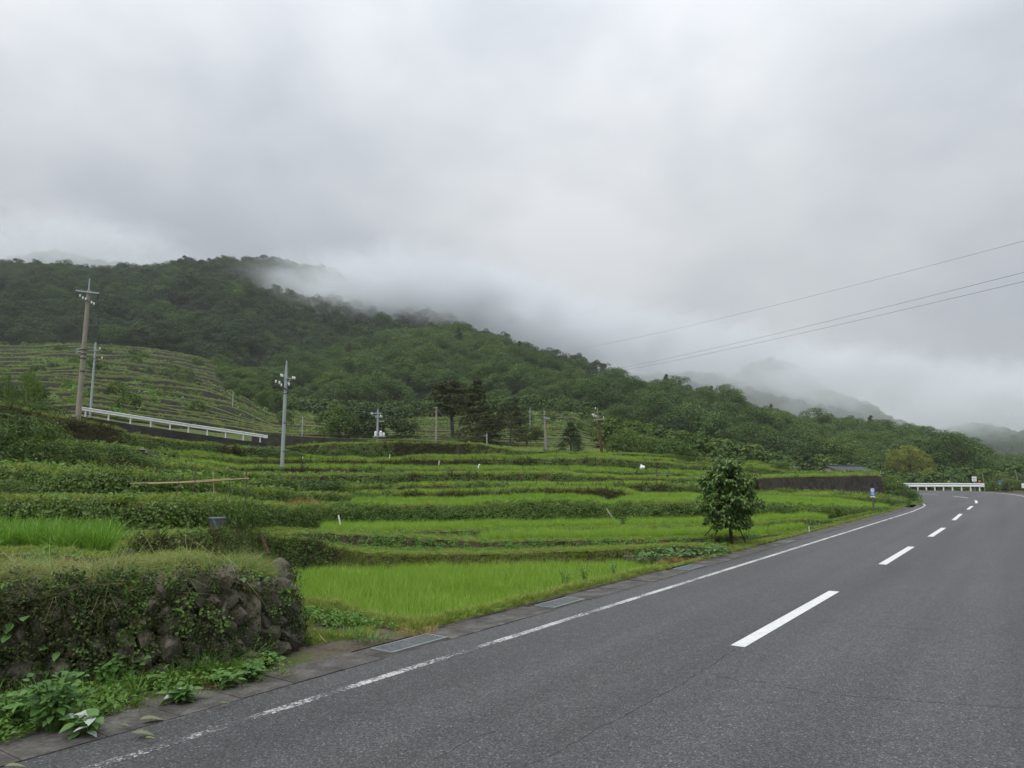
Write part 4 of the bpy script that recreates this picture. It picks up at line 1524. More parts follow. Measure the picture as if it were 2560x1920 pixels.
# growth and litter that spill over the gutter in front of the wall
GA = np.zeros((60, 3, 3))
for j, o_ in enumerate((1.08, .95, .80)):
    q_ = resample(offset(EDGE, o_)[20:52], n=60)
    GA[:, j, :2] = q_
    GA[:, j, 2] = .02
GA = GA[:, ::-1]
cover('gutter_litter', 'straw', GA, 60, .2, .5, 'cut grass and litter lying over the gutter by the wall', True, lambda p: (pix_u(p) < 760) & (vnoise(p[:, 0] * 3, p[:, 1] * 3, 171) > .4), None, 0, .3)
cover('gutter_weeds', 'weed', GA[:, 1:], 90, .3, .6, 'weeds spilling over the gutter by the wall', True, lambda p: (pix_u(p) < 740) & (vnoise(p[:, 0] * 1.6, p[:, 1] * 1.6, 172) > .42), None, 0, .4)

# ================================================================== the dry stone wall in front
import bmesh


def mk_stone(seed, sub=2):
    bm = bmesh.new()
    bmesh.ops.create_icosphere(bm, subdivisions=sub, radius=1)
    r = np.random.default_rng(seed)
    planes = unit(r.normal(0, 1, (12, 3)))
    offs = r.uniform(.46, .80, 12)
    for v in bm.verts:
        p = np.array(v.co)
        for pl, o in zip(planes, offs):
            d = p @ pl - o
            if d > 0:
                p = p - pl * d * .98
        v.co = p * (1.12 + .02 * r.normal())
    me = bpy.data.meshes.new('stone')
    bm.to_mesh(me)
    bm.free()
    for q in me.polygons:
        q.use_smooth = True
    me.materials.append(M_STONE)
    me.set_sharp_from_angle(angle=math.radians(30))
    return me


def stone_mat():
    m, t = new_mat('field_stone')
    oi = nn(t, 'ShaderNodeObjectInfo')
    tc = nn(t, 'ShaderNodeTexCoord')
    geo = nn(t, 'ShaderNodeNewGeometry')
    n1 = noise_n(t, tc.outputs['Object'], 2.2, 6, .65)
    n2 = noise_n(t, geo.outputs['Position'], 22, 5, .7)
    col = mix_c(t, oi.outputs['Random'], (.058, .052, .043), (.130, .110, .082))
    col = mix_c(t, 1.0, col, ramp_n(t, n1, [(.3, .6), (.7, 1.35)]), 'MULTIPLY')
    col = mix_c(t, 1.0, col, ramp_n(t, n2, [(.3, .7), (.7, 1.25)]), 'MULTIPLY')
    n3 = noise_n(t, geo.outputs['Position'], 3.5, 6, .7)
    col = mix_c(t, ramp_n(t, n3, [(.52, 0.0), (.66, .8)]), col, (.05, .062, .022))
    finish(t, principled(t, col, .8, .3, 0, bump(t, n2, .5, .03)))
    return m


M_STONE = stone_mat()
STONES = [mk_stone(700 + i) for i in range(9)]
stone_wall = thing('stone_wall', 'dry stone wall overgrown with grass and creeper beside the road', 'wall')
foot = np.array([[w.x, w.y] for w in W_FOOT])
# carry on round the corner along the end of the wall
cn = foot[-1]
foot = np.vstack([foot, [cn + np.array([.04, .20]), cn + np.array([-.06, .6]), cn + np.array([-.28, 1.3])]])
foot = resample(smooth_poly(foot, 2), .04)
fs = arc(foot)
ft = np.gradient(foot, axis=0)
ft /= np.linalg.norm(ft, axis=1, keepdims=True)
fin = np.stack([-ft[:, 1], ft[:, 0]], 1)                  # into the bank
rowh = [-.02, .15, .31, .47, .62, .77]
i_st = 0
for rI, zc in enumerate(rowh):
    s = .05 + .12 * (rI % 2)
    while s < fs[-1] - .05:
        w = random.uniform(.14, .30) * (1 - .12 * rI / 5)
        if random.random() < .15:
            w *= 1.35
        h = random.uniform(.16, .25)
        c = s + w / 2
        x, y = np.interp(c, fs, foot[:, 0]), np.interp(c, fs, foot[:, 1])
        ix, iy = np.interp(c, fs, fin[:, 0]), np.interp(c, fs, fin[:, 1])
        ztop = np.interp(1280 + 1864 * x / y, UC, Z0)
        if 1280 + 1864 * x / y > 694:
            ztop = .76
        if zc < ztop - .12:
            o = link('stone', STONES[i_st % 9], stone_wall)
            q = zc * .24 + .0 + random.uniform(-.02, .03)
            o.location = (x + ix * q, y + iy * q, zc + h * .5 + random.uniform(-.03, .03))
            o.scale = (w * .66, .18, h * .74 * random.uniform(.85, 1.2))
            o.rotation_euler = (random.uniform(-.2, .1), random.uniform(-.7, .7), math.atan2(np.interp(c, fs, ft[:, 1]), np.interp(c, fs, ft[:, 0])) + random.uniform(-.2, .2))
            i_st += 1
        s += w * .97
# one large cap stone that sticks out near the right end of the top
for (u, v, d, sx, sz) in ((560, 1440, 8.3, .16, .12), (120, 1545, 7.35, .22, .17), (60, 1690, 7.0, .2, .16), (540, 1600, 8.1, .15, .17)):
    o = link('stone', STONES[i_st % 9], stone_wall)
    o.location = P(u, v, d)
    o.scale = (sx, .18, sz)
    o.rotation_euler = (0, random.uniform(-.3, .3), .8)
    i_st += 1

# surface in front of the stones for creeper to grow on
hs = np.linspace(0, 1.0, 9)
WS = np.zeros((len(foot), 9, 3))
zt_ = np.interp(1280 + 1864 * foot[:, 0] / foot[:, 1], UC, Z0)
zt_[1280 + 1864 * foot[:, 0] / foot[:, 1] > 694] = .76
for j, hh in enumerate(hs):
    WS[:, j, 0] = foot[:, 0] + fin[:, 0] * (hh * zt_ * .24 - .08)
    WS[:, j, 1] = foot[:, 1] + fin[:, 1] * (hh * zt_ * .24 - .08)
    WS[:, j, 2] = hh * zt_ + .02


def dens_left(p, lo=.25, hi=.9):
    u = pix_u(p)
    pr = np.interp(u, [0, 340, 440, 520, 700], [hi, hi * .85, lo * 1.8, lo, lo * .8])
    return RNG.random(len(p)) < pr * (.35 + .9 * vnoise(p[:, 0] * 3.1, p[:, 2] * 3.1 + p[:, 1], 17))


cover('wall_creeper', 'ivy_small', WS, 330, .6, 1.3, None, True, lambda p: dens_left(p, .34, .78), stone_wall, .07, .5, .2)
cover('wall_ivy', 'ivy', WS, 45, .4, .8, None, True, lambda p: dens_left(p, .2, .45), stone_wall, .08, .5, .2)
cover('wall_weeds', 'weed', WS, 60, .35, .7, None, True, lambda p: (p[:, 2] > .62) & dens_left(p, .5, .45), stone_wall, .09, .5, .4)
cover('wall_grass', 'long_grass', WS, 16, .3, .6, None, True, lambda p: dens_left(p, .2, .45), stone_wall, .05, .5, .6)
cover('dead_grass', 'dry', WS, 210, .4, .8, None, True, lambda p: (p[:, 2] > .5) & (p[:, 2] < .86) & dens_left(p, .12, .8), stone_wall, .05, .5, -.3)
cover('hanging_straw', 'straw', WS, 200, .4, .85, None, True, lambda p: (p[:, 2] > .80) & dens_left(p, .6, 1.2), stone_wall, .04, .5, .1)
# cut grass lying on the top
top_keep = lambda p: in_u(p, [(-630, 590)]) & (p[:, 1] < np.interp(pix_u(p), [0, 300, 640], [8.5, 8.9, 9.4])) & (RNG.random(len(p)) < .35 + .75 * vnoise(p[:, 0] * 1.5, p[:, 1] * 1.5, 55))
cover('cut_grass', 'straw', FIELD[0], 330, .4, .8, 'mown grass lying dry on top of the stone wall', True, top_keep, None, .03, .35)
cover('cut_grass', 'straw', BUND[0], 330, .4, .85, 'mown grass along the lip of the stone wall', True, lambda p: in_u(p, [(-630, 690)]), None, .03, .35)
cover('lip_grass', 'grass', BUND[0], 120, .35, .65, 'green tufts among the mown grass on the wall lip', False, lambda p: in_u(p, [(-630, 748)]) & patch(1.5, .4, 66)(p))

# ================================================================== single things
M_WHITE = plain_mat('white_painted_steel', (.72, .74, .75), .4, .4, 0, .12, 3)
M_GALV = plain_mat('galvanised_pole', (.33, .37, .39), .45, .4, .25, .15, 2)
M_CONC = plain_mat('pole_concrete', (.26, .235, .20), .85, .2, 0, .2, 3)
M_DARKCONC = noise_mat('blackened_concrete', [(.016, .016, .017), (.028, .028, .029), (.042, .041, .040)], .8, .9, 6, .3, 7)
M_RUST = plain_mat('tarred_wood_pole', (.10, .055, .035), .9, .2, 0, .45, 2.5)
M_PORC = plain_mat('porcelain', (.80, .81, .80), .25, .5, 0, .05)
M_DARKSTEEL = plain_mat('dark_steel', (.055, .058, .06), .6, .4, .3)
M_WIRE = plain_mat('black_cable', (.05, .05, .053), .7, .3)
M_YEL = plain_mat('yellow_guard', (.62, .42, .05), .5, .3)
M_BAMBOO_POLE = plain_mat('bamboo_pole', (.34, .26, .13), .5, .35, 0, .3, 9)
M_WOOD = plain_mat('grey_stake', (.12, .10, .08), .9, .2, 0, .4, 8)
M_BLUE = plain_mat('blue_sign', (.03, .13, .40), .4, .4, 0, .1)
M_BAG = plain_mat('white_plastic', (.78, .82, .84), .3, .5, 0, .1, 5)
M_ORANGE = plain_mat('orange_reflector', (.75, .25, .05), .4, .4)
M_BUCKET = plain_mat('grey_tub', (.12, .13, .14), .5, .4)
M_ROOF = plain_mat('dark_roof', (.045, .047, .052), .6, .3, 0, .2, 2)
M_CREAM = plain_mat('cream_wall', (.48, .46, .40), .85, .2, 0, .1, 1)
M_YOUNG = leaf_mat('young_tree_leaf', (.030, .072, .016), (.105, .185, .036), .24, .35, .4)
M_YOUNG2 = leaf_mat('young_tree_new_leaf', (.09, .17, .025), (.17, .28, .05), .34, .35, .45)
M_PLANT = leaf_mat('broad_weed_leaf', (.06, .14, .034), (.15, .28, .07), .3, .3, .45)
M_PALE = leaf_mat('pale_leaf_underside', (.38, .44, .38), (.52, .58, .52), .25, .2, .6)
M_ORANGE_DRY = leaf_mat('orange_dry_grass', (.24, .17, .06), (.42, .31, .12), .25, .1, .8)
source('orange_dry', [mk_tuft(260 + i, 26, .22, .012, .12, 1.1, M_ORANGE_DRY, 2) for i in range(3)])


def lathe(mb, c, prof, n=10, mat=0, rot=None):
    V = []
    for r, z in prof:
        for k in range(n):
            a = 6.28318 * k / n
            p = Vector((r * math.cos(a), r * math.sin(a), z))
            if rot is not None:
                p = rot @ p
            V.append(Vector(c) + p)
    F = []
    for i in range(len(prof) - 1):
        for k in range(n):
            F.append((i * n + k, i * n + (k + 1) % n, (i + 1) * n + (k + 1) % n, (i + 1) * n + k))
    F.append(tuple(range(n - 1, -1, -1)))
    F.append(tuple((len(prof) - 1) * n + k for k in range(n)))
    mb.add(V, F, mat)


# ---- guard rails ------------------------------------------------
def guardrail(label, base, npost, hgt, beam_h, face, ends=True, tube_r=.07):
    """base: polyline of ground points; face: side the beam is bolted on (+1 = towards the camera)"""
    base = [Vector(b) for b in base]
    t = thing('guardrail', label, 'guardrail', base[0], 0, 'white guardrails')
    o = base[0]
    ls = [0]
    for a, b in zip(base[:-1], base[1:]):
        ls.append(ls[-1] + (b - a).length)

    def at(s):
        for i in range(len(base) - 1):
            if s <= ls[i + 1] or i == len(base) - 2:
                q = (s - ls[i]) / (ls[i + 1] - ls[i])
                return base[i].lerp(base[i + 1], q), (base[i + 1] - base[i]).normalized()
    sec = [(0, -.5), (.055, -.42), (.055, -.26), (.0, -.14), (0, .14), (.055, .26), (.055, .42), (0, .5), (-.02, .5), (-.02, -.5)]
    mb = MB()
    n = 14
    V = []
    for i in range(n + 1):
        p, d = at(ls[-1] * i / n)
        side = Vector((d.y, -d.x, 0)).normalized() * face
        for a, b in sec:
            V.append(p - o + side * (a + .09) + Vector((0, 0, hgt - beam_h / 2 + b * beam_h)))
    m = len(sec)
    F = []
    for i in range(n):
        for k in range(m):
            F.append((i * m + k, i * m + (k + 1) % m, (i + 1) * m + (k + 1) % m, (i + 1) * m + k))
    F.append(tuple(range(m)))
    F.append(tuple(n * m + k for k in reversed(range(m))))
    mb.add(V, F)
    link('beam', mb.mesh('beam', M_WHITE), t)
    for i in range(npost):
        p, d = at(ls[-1] * (.03 + .94 * i / (npost - 1)))
        b = MB()
        b.tube([p - o + Vector((0, 0, -.4)), p - o + Vector((0, 0, hgt - beam_h * .15))], tube_r, 8)
        link('post', b.mesh('post', M_WHITE), t)
    if ends:
        for s in (0, ls[-1]):
            p, d = at(s)
            side = Vector((d.y, -d.x, 0)).normalized() * face
            b = MB()
            b.box(p - o + side * .09 + Vector((0, 0, hgt - beam_h / 2)), (.12, .50, beam_h * 1.06), Matrix.Rotation(math.atan2(-d.x, d.y), 3, 'Z'))
            link('end_cap', b.mesh('end_cap', M_WHITE), t)
    return t


GL = [P(196, 1040, 66), P(330, 1060, 70), P(480, 1082, 75.5), P(662, 1107, 82)]
guardrail('long white guardrail descending on the black wall at the left', GL, 10, .85, .33, 1)
GR = [G(2246, 1226), G(2350, 1226), G(2456, 1226.2)]
guardrail('short white guardrail across the outside of the road bend', GR, 10, 1.0, .50, 1, True, .09)


def wall_strip(name, top, depth, thick, mat, label, cat='wall'):
    o = Vector(top[0])
    t = [Vector(p) - o for p in top]
    mb = MB()
    V = []
    for i, p in enumerate(t):
        d = (t[min(i + 1, len(t) - 1)] - t[max(i - 1, 0)])
        back = Vector((-d.y, d.x, 0)).normalized() * thick
        V += [p + Vector((0, 0, -depth)) - back * .12, p, p + back, p + back + Vector((0, 0, -depth))]
    F = []
    for i in range(len(t) - 1):
        for k in range(4):
            F.append((4 * i + k, 4 * (i + 1) + k, 4 * (i + 1) + (k + 1) % 4, 4 * i + (k + 1) % 4))
    F += [(0, 1, 2, 3), tuple(4 * (len(t) - 1) + k for k in (3, 2, 1, 0))]
    mb.add(V, F)
    w = link(name, mb.mesh(name, mat), None, label, cat, None, None, o)
    return w


wall_strip('retaining_wall', [P(150, 1046, 64.5), P(200, 1040, 65.6), P(330, 1061, 69.5), P(480, 1083, 75), P(600, 1100, 79.4), P(668, 1108, 81.8)], 3.2, 4.0, M_DARKCONC, 'black concrete retaining wall under the descending guardrail')
wall_strip('retaining_wall', [P(630, 1084, 84.6), P(740, 1090, 84.6), P(860, 1098, 84.9), P(1000, 1106, 85.2)], 3.0, .6, M_STONEBANK, 'long dark stone wall behind the thin steel pole')

# the herringbone retaining wall at the bend
def herringbone_mat():
    m, t = new_mat('herringbone_stone')
    tc = nn(t, 'ShaderNodeTexCoord')
    sep = nn(t, 'ShaderNodeSeparateXYZ')
    t.links.new(tc.outputs['UV'], sep.inputs[0])
    # courses slant one way, then the other
    row = math_n(t, 'MULTIPLY', sep.outputs[1], 4.2)
    fl = math_n(t, 'FLOOR', row)
    par = math_n(t, 'SUBTRACT', math_n(t, 'MULTIPLY', math_n(t, 'MODULO', fl, 2.0), 2.0), 1.0)
    sl = math_n(t, 'ADD', math_n(t, 'MULTIPLY', sep.outputs[0], 5.5), math_n(t, 'MULTIPLY', math_n(t, 'MULTIPLY', row, par), 1.0))
    fr = math_n(t, 'FRACT', sl)
    e = math_n(t, 'ABSOLUTE', math_n(t, 'SUBTRACT', fr, .5))
    joint = ramp_n(t, e, [(.34, 0.0), (.46, 1.0)])
    cid = nn(t, 'ShaderNodeTexWhiteNoise', noise_dimensions='2D')
    cb = nn(t, 'ShaderNodeCombineXYZ')
    t.links.new(math_n(t, 'FLOOR', sl), cb.inputs[0])
    t.links.new(fl, cb.inputs[1])
    t.links.new(cb.outputs[0], cid.inputs['Vector'])
    col = mix_c(t, cid.outputs['Value'], (.030, .027, .026), (.075, .062, .055))
    g = nn(t, 'ShaderNodeNewGeometry')
    n = noise_n(t, g.outputs['Position'], .9, 6, .7)
    col = mix_c(t, ramp_n(t, n, [(.5, 0.0), (.68, .7)]), col, (.05, .05, .02))
    col = mix_c(t, math_n(t, 'MULTIPLY', joint, .7), col, (.014, .013, .012))
    inv = math_n(t, 'SUBTRACT', 1.0, joint)
    finish(t, principled(t, col, .9, .2, 0, bump(t, inv, .8, .05)))
    return m


M_HERR = herringbone_mat()


def herr_wall():
    top = [P(1890, 1198, 49.6), P(1960, 1196, 51.1), P(2060, 1194.5, 52.7), P(2150, 1192, 54.7), P(2196, 1190.5, 55.8), P(2199, 1191, 58), P(2201, 1192, 61)]
    mb = MB()
    me = None
    V, F, UV = [], [], []
    s = 0
    for i, p in enumerate(top):
        if i:
            s += (p - top[i - 1]).length
        h = p.z - (-.1)
        for j in range(4):
            q = j / 3
            d = (top[min(i + 1, len(top) - 1)] - top[max(i - 1, 0)])
            out = Vector((d.y, -d.x, 0)).normalized()
            V.append(p + out * (.12 + .28 * (1 - q)) + Vector((0, 0, -h * (1 - q))))
            UV.append((s, h * q))
    n = len(top)
    for i in range(n - 1):
        for j in range(3):
            F.append((i * 4 + j, (i + 1) * 4 + j, (i + 1) * 4 + j + 1, i * 4 + j + 1))
    # coping and back
    b = len(V)
    for i, p in enumerate(top):
        d = (top[min(i + 1, n - 1)] - top[max(i - 1, 0)])
        out = Vector((d.y, -d.x, 0)).normalized()
        V.append(p - out * .35)
        UV.append((0, 0))
    for i in range(n - 1):
        F.append((i * 4 + 3, (i + 1) * 4 + 3, b + i + 1, b + i))
    me = bpy.data.meshes.new('herringbone_wall')
    me.from_pydata([tuple(v) for v in V], [], F)
    uv = me.uv_layers.new(name='UVMap')
    for lp in me.loops:
        uv.data[lp.index].uv = UV[lp.vertex_index]
    me.materials.append(M_HERR)
    return link('retaining_wall', me, None, 'dark herringbone stone retaining wall at the road bend', 'wall')


hw = herr_wall()


# ---- poles and wires --------------------------------------------
def pole(name, label, u, vb, vt, d, r0, r1, mat, parts=(), group='utility poles', du=0.0):
    b = P(u, vb, d)
    if d < 74:
        b.z = min(b.z, ground_z(u, d))
    top = Vector((b.x + du, b.y, CAM_H + ray(u, vt)[1] * d))
    t = thing(name, label, 'pole', b, 0, group)
    H = top.z - b.z
    mb = MB()
    mb.tube([(0, 0, -.8), (du * .5, 0, H * .5), (du, 0, H)], [r0, (r0 + r1) / 2, r1], 10)
    link('shaft', mb.mesh('shaft', mat), t)
    return t, Vector((du, 0, H)), b


def arm(t, c, length, az, tilt=0.0, mat=None, sz=.09):
    mb = MB()
    d = Vector((math.cos(az) * math.cos(tilt), math.sin(az) * math.cos(tilt), math.sin(tilt)))
    mb.box((0, 0, 0), (length, sz, sz), d.to_track_quat('X', 'Z').to_matrix())
    o = link('crossarm', mb.mesh('crossarm', mat or M_GALV), t)
    o.location = c
    return o, d


INS = None


def insulator(t, c, s=1.0):
    global INS
    if INS is None:
        mb = MB()
        lathe(mb, (0, 0, 0), [(.03, -.08), (.07, -.06), (.045, -.01), (.075, .02), (.045, .06), (.06, .09), (.02, .12)], 8)
        INS = mb.mesh('insulator', M_PORC, True)
    o = link('insulator', INS, t)
    o.location = c
    o.scale = (s, s, s)
    return o


def band(t, c, r, h=.12):
    mb = MB()
    mb.tube([(0, 0, -h / 2), (0, 0, h / 2)], r, 10)
    o = link('band', mb.mesh('band', M_DARKSTEEL), t)
    o.location = c


def wire(a, b, sag, r=.012, label='black overhead wire', parts=16, group='overhead wires'):
    a, b = Vector(a), Vector(b)
    pts = []
    for i in range(parts + 1):
        q = i / parts
        pts.append(a.lerp(b, q) - a - Vector((0, 0, sag * 4 * q * (1 - q))))
    mb = MB()
    mb.tube(pts, r, 5)
    return link('overhead_wire', mb.mesh('wire', M_WIRE), None, label, 'wire', group, None, a)


# tall concrete pole by the left guardrail
t1, k1, b1 = pole('utility_pole', 'tall weathered concrete pole standing at the head of the left guardrail', 194, 1052, 726, 42, .155, .105, M_CONC, du=.10)
mb = MB()
mb.tube([(0, 0, -.3), (0, 0, .62)], [.05, .03], 8)
o = link('top_spike', mb.mesh('spike', M_GALV), t1)
o.location = k1 + Vector((0, 0, .1))
c, d = arm(t1, k1 + Vector((0, -.12, -.12)), 1.34, .0, -.12, M_GALV, .08)
for sx in (-.62, .62):
    mb = MB()
    mb.tube([(0, 0, 0), (0, 0, -.28)], .045, 8)
    o = link('string_insulator', mb.mesh('string', M_DARKSTEEL), t1)
    o.location = k1 + Vector((sx, -.12, -.16 - .12 * sx))
mb = MB()
mb.tube([(-.42, -.1, -.35), (-.2, -.15, -.52), (0, -.15, -.6), (.3, -.15, -.78), (.6, -.1, -1.0)], .022, 6)
o = link('jumper_cable', mb.mesh('jumper', M_WIRE), t1)
o.location = k1
for q in ((-.42, -.1, -.35), (-.22, -.15, -.5), (-.05, -.15, -.57), (.3, -.15, -.76), (.42, -.12, -.83)):
    insulator(t1, k1 + Vector(q), .8)
for z in (-3.5, -3.75, -4.0, -4.75):
    band(t1, k1 + Vector((-.035, 0, z)), .145, .07)
for z in (-3.45, -3.62):
    arm(t1, k1 + Vector((-.3, -.05, z)), .36, 0, .15, M_GALV, .05)
for sx in (-.6, .62):
    wire(b1 + k1 + Vector((sx, -.12, -.3)), b1 + k1 + Vector((sx + .1, .1, -3.4)), 0, .010, 'black drop wire hanging from the %s end of the concrete pole crossarm' % ('left' if sx < 0 else 'right'), 4)

t2, k2, b2 = pole('utility_pole', 'slim grey steel pole just behind the tall concrete pole', 226, 1022, 856, 69, .12, .085, M_GALV, du=.06)
arm(t2, k2 + Vector((.2, -.1, -.75)), .7, .1, .2, M_GALV, .06)
insulator(t2, k2 + Vector((.5, -.1, -.62)), 1.0)
insulator(t2, k2 + Vector((.75, -.1, -1.5)), 1.0)
arm(t2, k2 + Vector((.3, -.1, -1.55)), 1.0, .0, .02, M_DARKSTEEL, .04)

t3, k3, b3 = pole('utility_pole', 'thin grey steel pole standing alone among the terraces', 704, 1188, 940, 45, .13, .095, M_GALV, du=.04)
mb = MB()
mb.tube([(0, 0, 0), (0, 0, .55), (.01, 0, .95)], [.095, .06, .035], 8)
o = link('top_spike', mb.mesh('spike', M_GALV), t3)
o.location = k3
for sx in (-.07, .07):
    mb = MB()
    mb.tube([(sx * 1.5, -.05, -.3), (sx * .6, -.05, .5)], .014, 5)
    o = link('brace', mb.mesh('brace', M_GALV), t3)
    o.location = k3
c, d = arm(t3, k3 + Vector((-.02, -.12, -.78)), 1.25, -.35, -.42, M_DARKSTEEL, .07)
arm(t3, k3 + Vector((.25, -.1, -.15)), .6, 0, .0, M_GALV, .05)
arm(t3, k3 + Vector((.2, -.1, -.36)), .55, 0, .95, M_GALV, .04)
for q in ((-.28, -.1, .02), (-.18, -.1, -.02), (.45, -.1, -.14), (.56, -.1, -.16), (-.55, -.2, -.38), (-.32, -.2, -.45), (-.2, -.2, -.6), (.26, -.2, -.55)):
    insulator(t3, k3 + Vector(q), .9)
for z in (-1.1, -2.9, -4.6):
    band(t3, k3 + Vector((0, 0, z)), .118, .05)

t4, k4, b4 = pole('utility_pole', 'grey pole carrying transformers before the round trees', 943, 1104, 1030, 84, .14, .10, M_GALV)
mb = MB()
mb.tube([(0, 0, 0), (0, 0, .45)], [.09, .03], 8)
link('top_spike', mb.mesh('spike', M_GALV), t4).location = k4
arm(t4, k4 + Vector((0, -.1, -.15)), .9, .2, 0, M_GALV, .12)
arm(t4, k4 + Vector((.1, -.1, -.55)), .7, -.2, -.15, M_GALV, .08)
arm(t4, k4 + Vector((.35, -.1, -1.05)), .8, 0, -.03, M_GALV, .09)
for q in ((-.6, 0, -.2), (-.75, 0, -.18), (.3, 0, -.45), (.45, 0, -.55), (-.2, 0, -.55)):
    insulator(t4, k4 + Vector(q), 1.2)
for i, (x, w, h) in enumerate(((-.17, .3, .5), (.42, .34, .55), (.75, .26, .34))):
    mb = MB()
    lathe(mb, (0, 0, 0), [(w * .42, 0), (w * .5, .04), (w * .5, h * .85), (w * .4, h), (w * .12, h + .06)], 10)
    o = link('transformer', mb.mesh('transformer', M_WHITE, False), t4)
    o.location = k4 + Vector((x, -.2, -2.75))
mb = MB()
mb.box((.25, -.2, -2.82), (1.4, .35, .08))
link('shelf', mb.mesh('shelf', M_GALV), t4).location = k4

t5, k5, b5 = pole('utility_pole', 'plain concrete pole held by a guy wire with a yellow guard', 1090, 1113, 1017, 78, .12, .095, M_CONC)
arm(t5, k5 + Vector((-.12, -.1, -.12)), .45, 0, 0, M_GALV, .06)
ga = P(1180, 1113, 76)
for q in (0, .12):
    wire(b5 + k5 + Vector((.05, -.05, -.2 - q)), ga + Vector((0, 0, q)), 0, .018, 'slanting guy wire of the plain concrete pole', 3, 'guy wires')
mb = MB()
gd = (b5 + k5 - ga).normalized()
mb.tube([(0, 0, 0), gd * .55], .06, 8)
link('guy_guard', mb.mesh('guy_guard', M_YEL), None, 'yellow guard tube at the foot of the guy wire', 'guard', None, None, ga)

t6, k6, b6 = pole('utility_pole', 'short thin grey post right of the cedar trees', 1217, 1122, 1084, 74, .07, .05, M_GALV)
arm(t6, k6 + Vector((-.06, 0, -.2)), .3, 0, 0, M_GALV, .05)
t7, k7, b7 = pole('utility_pole', 'pale concrete pole with a small bracket lamp in the middle', 1366, 1130, 1026, 64, .115, .07, M_CONC, du=-.17)
arm(t7, k7 + Vector((.22, -.1, -.68)), .5, 0, -.05, M_GALV, .1)
arm(t7, k7 + Vector((.15, -.1, -.85)), .35, 0, .9, M_GALV, .04)
arm(t7, k7 + Vector((-.25, -.1, -2.4)), .6, 0, 0, M_GALV, .04)
band(t7, k7 + Vector((.01, 0, -.45)), .09, .06)

t8, k8, b8 = pole('utility_pole', 'rusty brown wooden pole with a wide crossarm', 1506, 1138, 1046, 60, .135, .09, M_RUST, du=-.28)
mb = MB()
mb.tube([(0, 0, -.1), (-.08, 0, .86)], [.085, .03], 8)
link('top_spike', mb.mesh('spike', M_CONC), t8).location = k8
arm(t8, k8 + Vector((.03, -.13, -.10)), .93, .0, .10, M_CONC, .10)
arm(t8, k8 + Vector((-.02, -.13, .32)), .5, -.3, -.35, M_DARKSTEEL, .06)
for q in ((-.48, 0, .30), (-.36, 0, .30), (-.40, 0, .18), (-.24, 0, .18), (-.12, 0, .18), (.40, -.1, .06), (-.22, 0, .82)):
    insulator(t8, k8 + Vector(q), .75)
for (u, vb, vt, d, lb, cr) in ((1325, 1070, 1019, 112, 'thin far pole above the terraces left of the bracket-lamp pole', 0), (1537, 1084, 1057, 108, 'thin far pole just right of the rusty wooden pole', 0),
                               (755, 1092, 1042, 86, 'thin far post right of the lone steel pole', 0), (1734, 1142, 1113, 92, 'small far pole with crossarms left of the roadside tree', 1),
                               (1986, 1184, 1159, 95, 'small far pole with a crossarm left of the house', 1), (2202, 1196, 1177, 118, 'small far pole with a crossarm just right of the house', 1),
                               (365, 1090, 1027, 90, 'thin far post behind the middle of the left guardrail', 0), (580, 1040, 978, 120, 'thin far post on the lower terraces left of the lone steel pole', 0)):
    tt, kk, bb = pole('utility_pole', lb, u, vb, vt, d, .08, .055, M_GALV)
    if cr:
        arm(tt, kk + Vector((0, -.06, -.45)), 1.1, .1, 0, M_GALV, .06)
        arm(tt, kk + Vector((0, -.06, -.75)), .7, .1, 0, M_GALV, .05)

# three cables across the sky on the right, and service wires between the poles
wire(P(1180, 905, 235), P(2900, 512, 40), 2.2, .010, 'upper thin cable crossing the cloudy sky at the right', 28)
wire(P(1180, 962, 235), P(2900, 594, 34), 2.4, .010, 'middle cable crossing the sky, upper one of the close pair', 28)
wire(P(1180, 962, 233), P(2900, 622, 33), 2.4, .010, 'lower cable of the close pair crossing the sky', 28)
wire(b3 + k3 + Vector((.5, -.1, -.15)), b4 + k4 + Vector((-.6, 0, -.1)), .5, .017, 'wire from the lone steel pole to the transformer pole')
wire(b3 + k3 + Vector((-.5, -.1, -.4)), b2 + k2 + Vector((.5, 0, -.7)), .8, .016, 'wire from the lone steel pole to the slim pole at the left')
wire(b4 + k4 + Vector((.3, 0, -.5)), b7 + k7 + Vector((0, 0, -.6)), .9, .017, 'wire from the transformer pole to the bracket-lamp pole')
wire(b7 + k7 + Vector((0, 0, -2.6)), b8 + k8 + Vector((0, 0, -2.9)), .25, .010, 'low wire from the bracket-lamp pole to the rusty pole')
wire(b4 + k4 + Vector((0, 0, -2.2)), b6 + k6 + Vector((0, 0, -.2)), .3, .014, 'low cable from the transformer pole to the short grey post')
wire(b4 + k4 + Vector((0, 0, -2.1)), P(640, 1068, 88), .5, .014, 'low cable from the transformer pole to the left slope')
wire(b1 + k1 + Vector((-.5, 0, -3.5)), P(-60, 852, 70), .6, .012, 'cable from the tall concrete pole to the left edge')

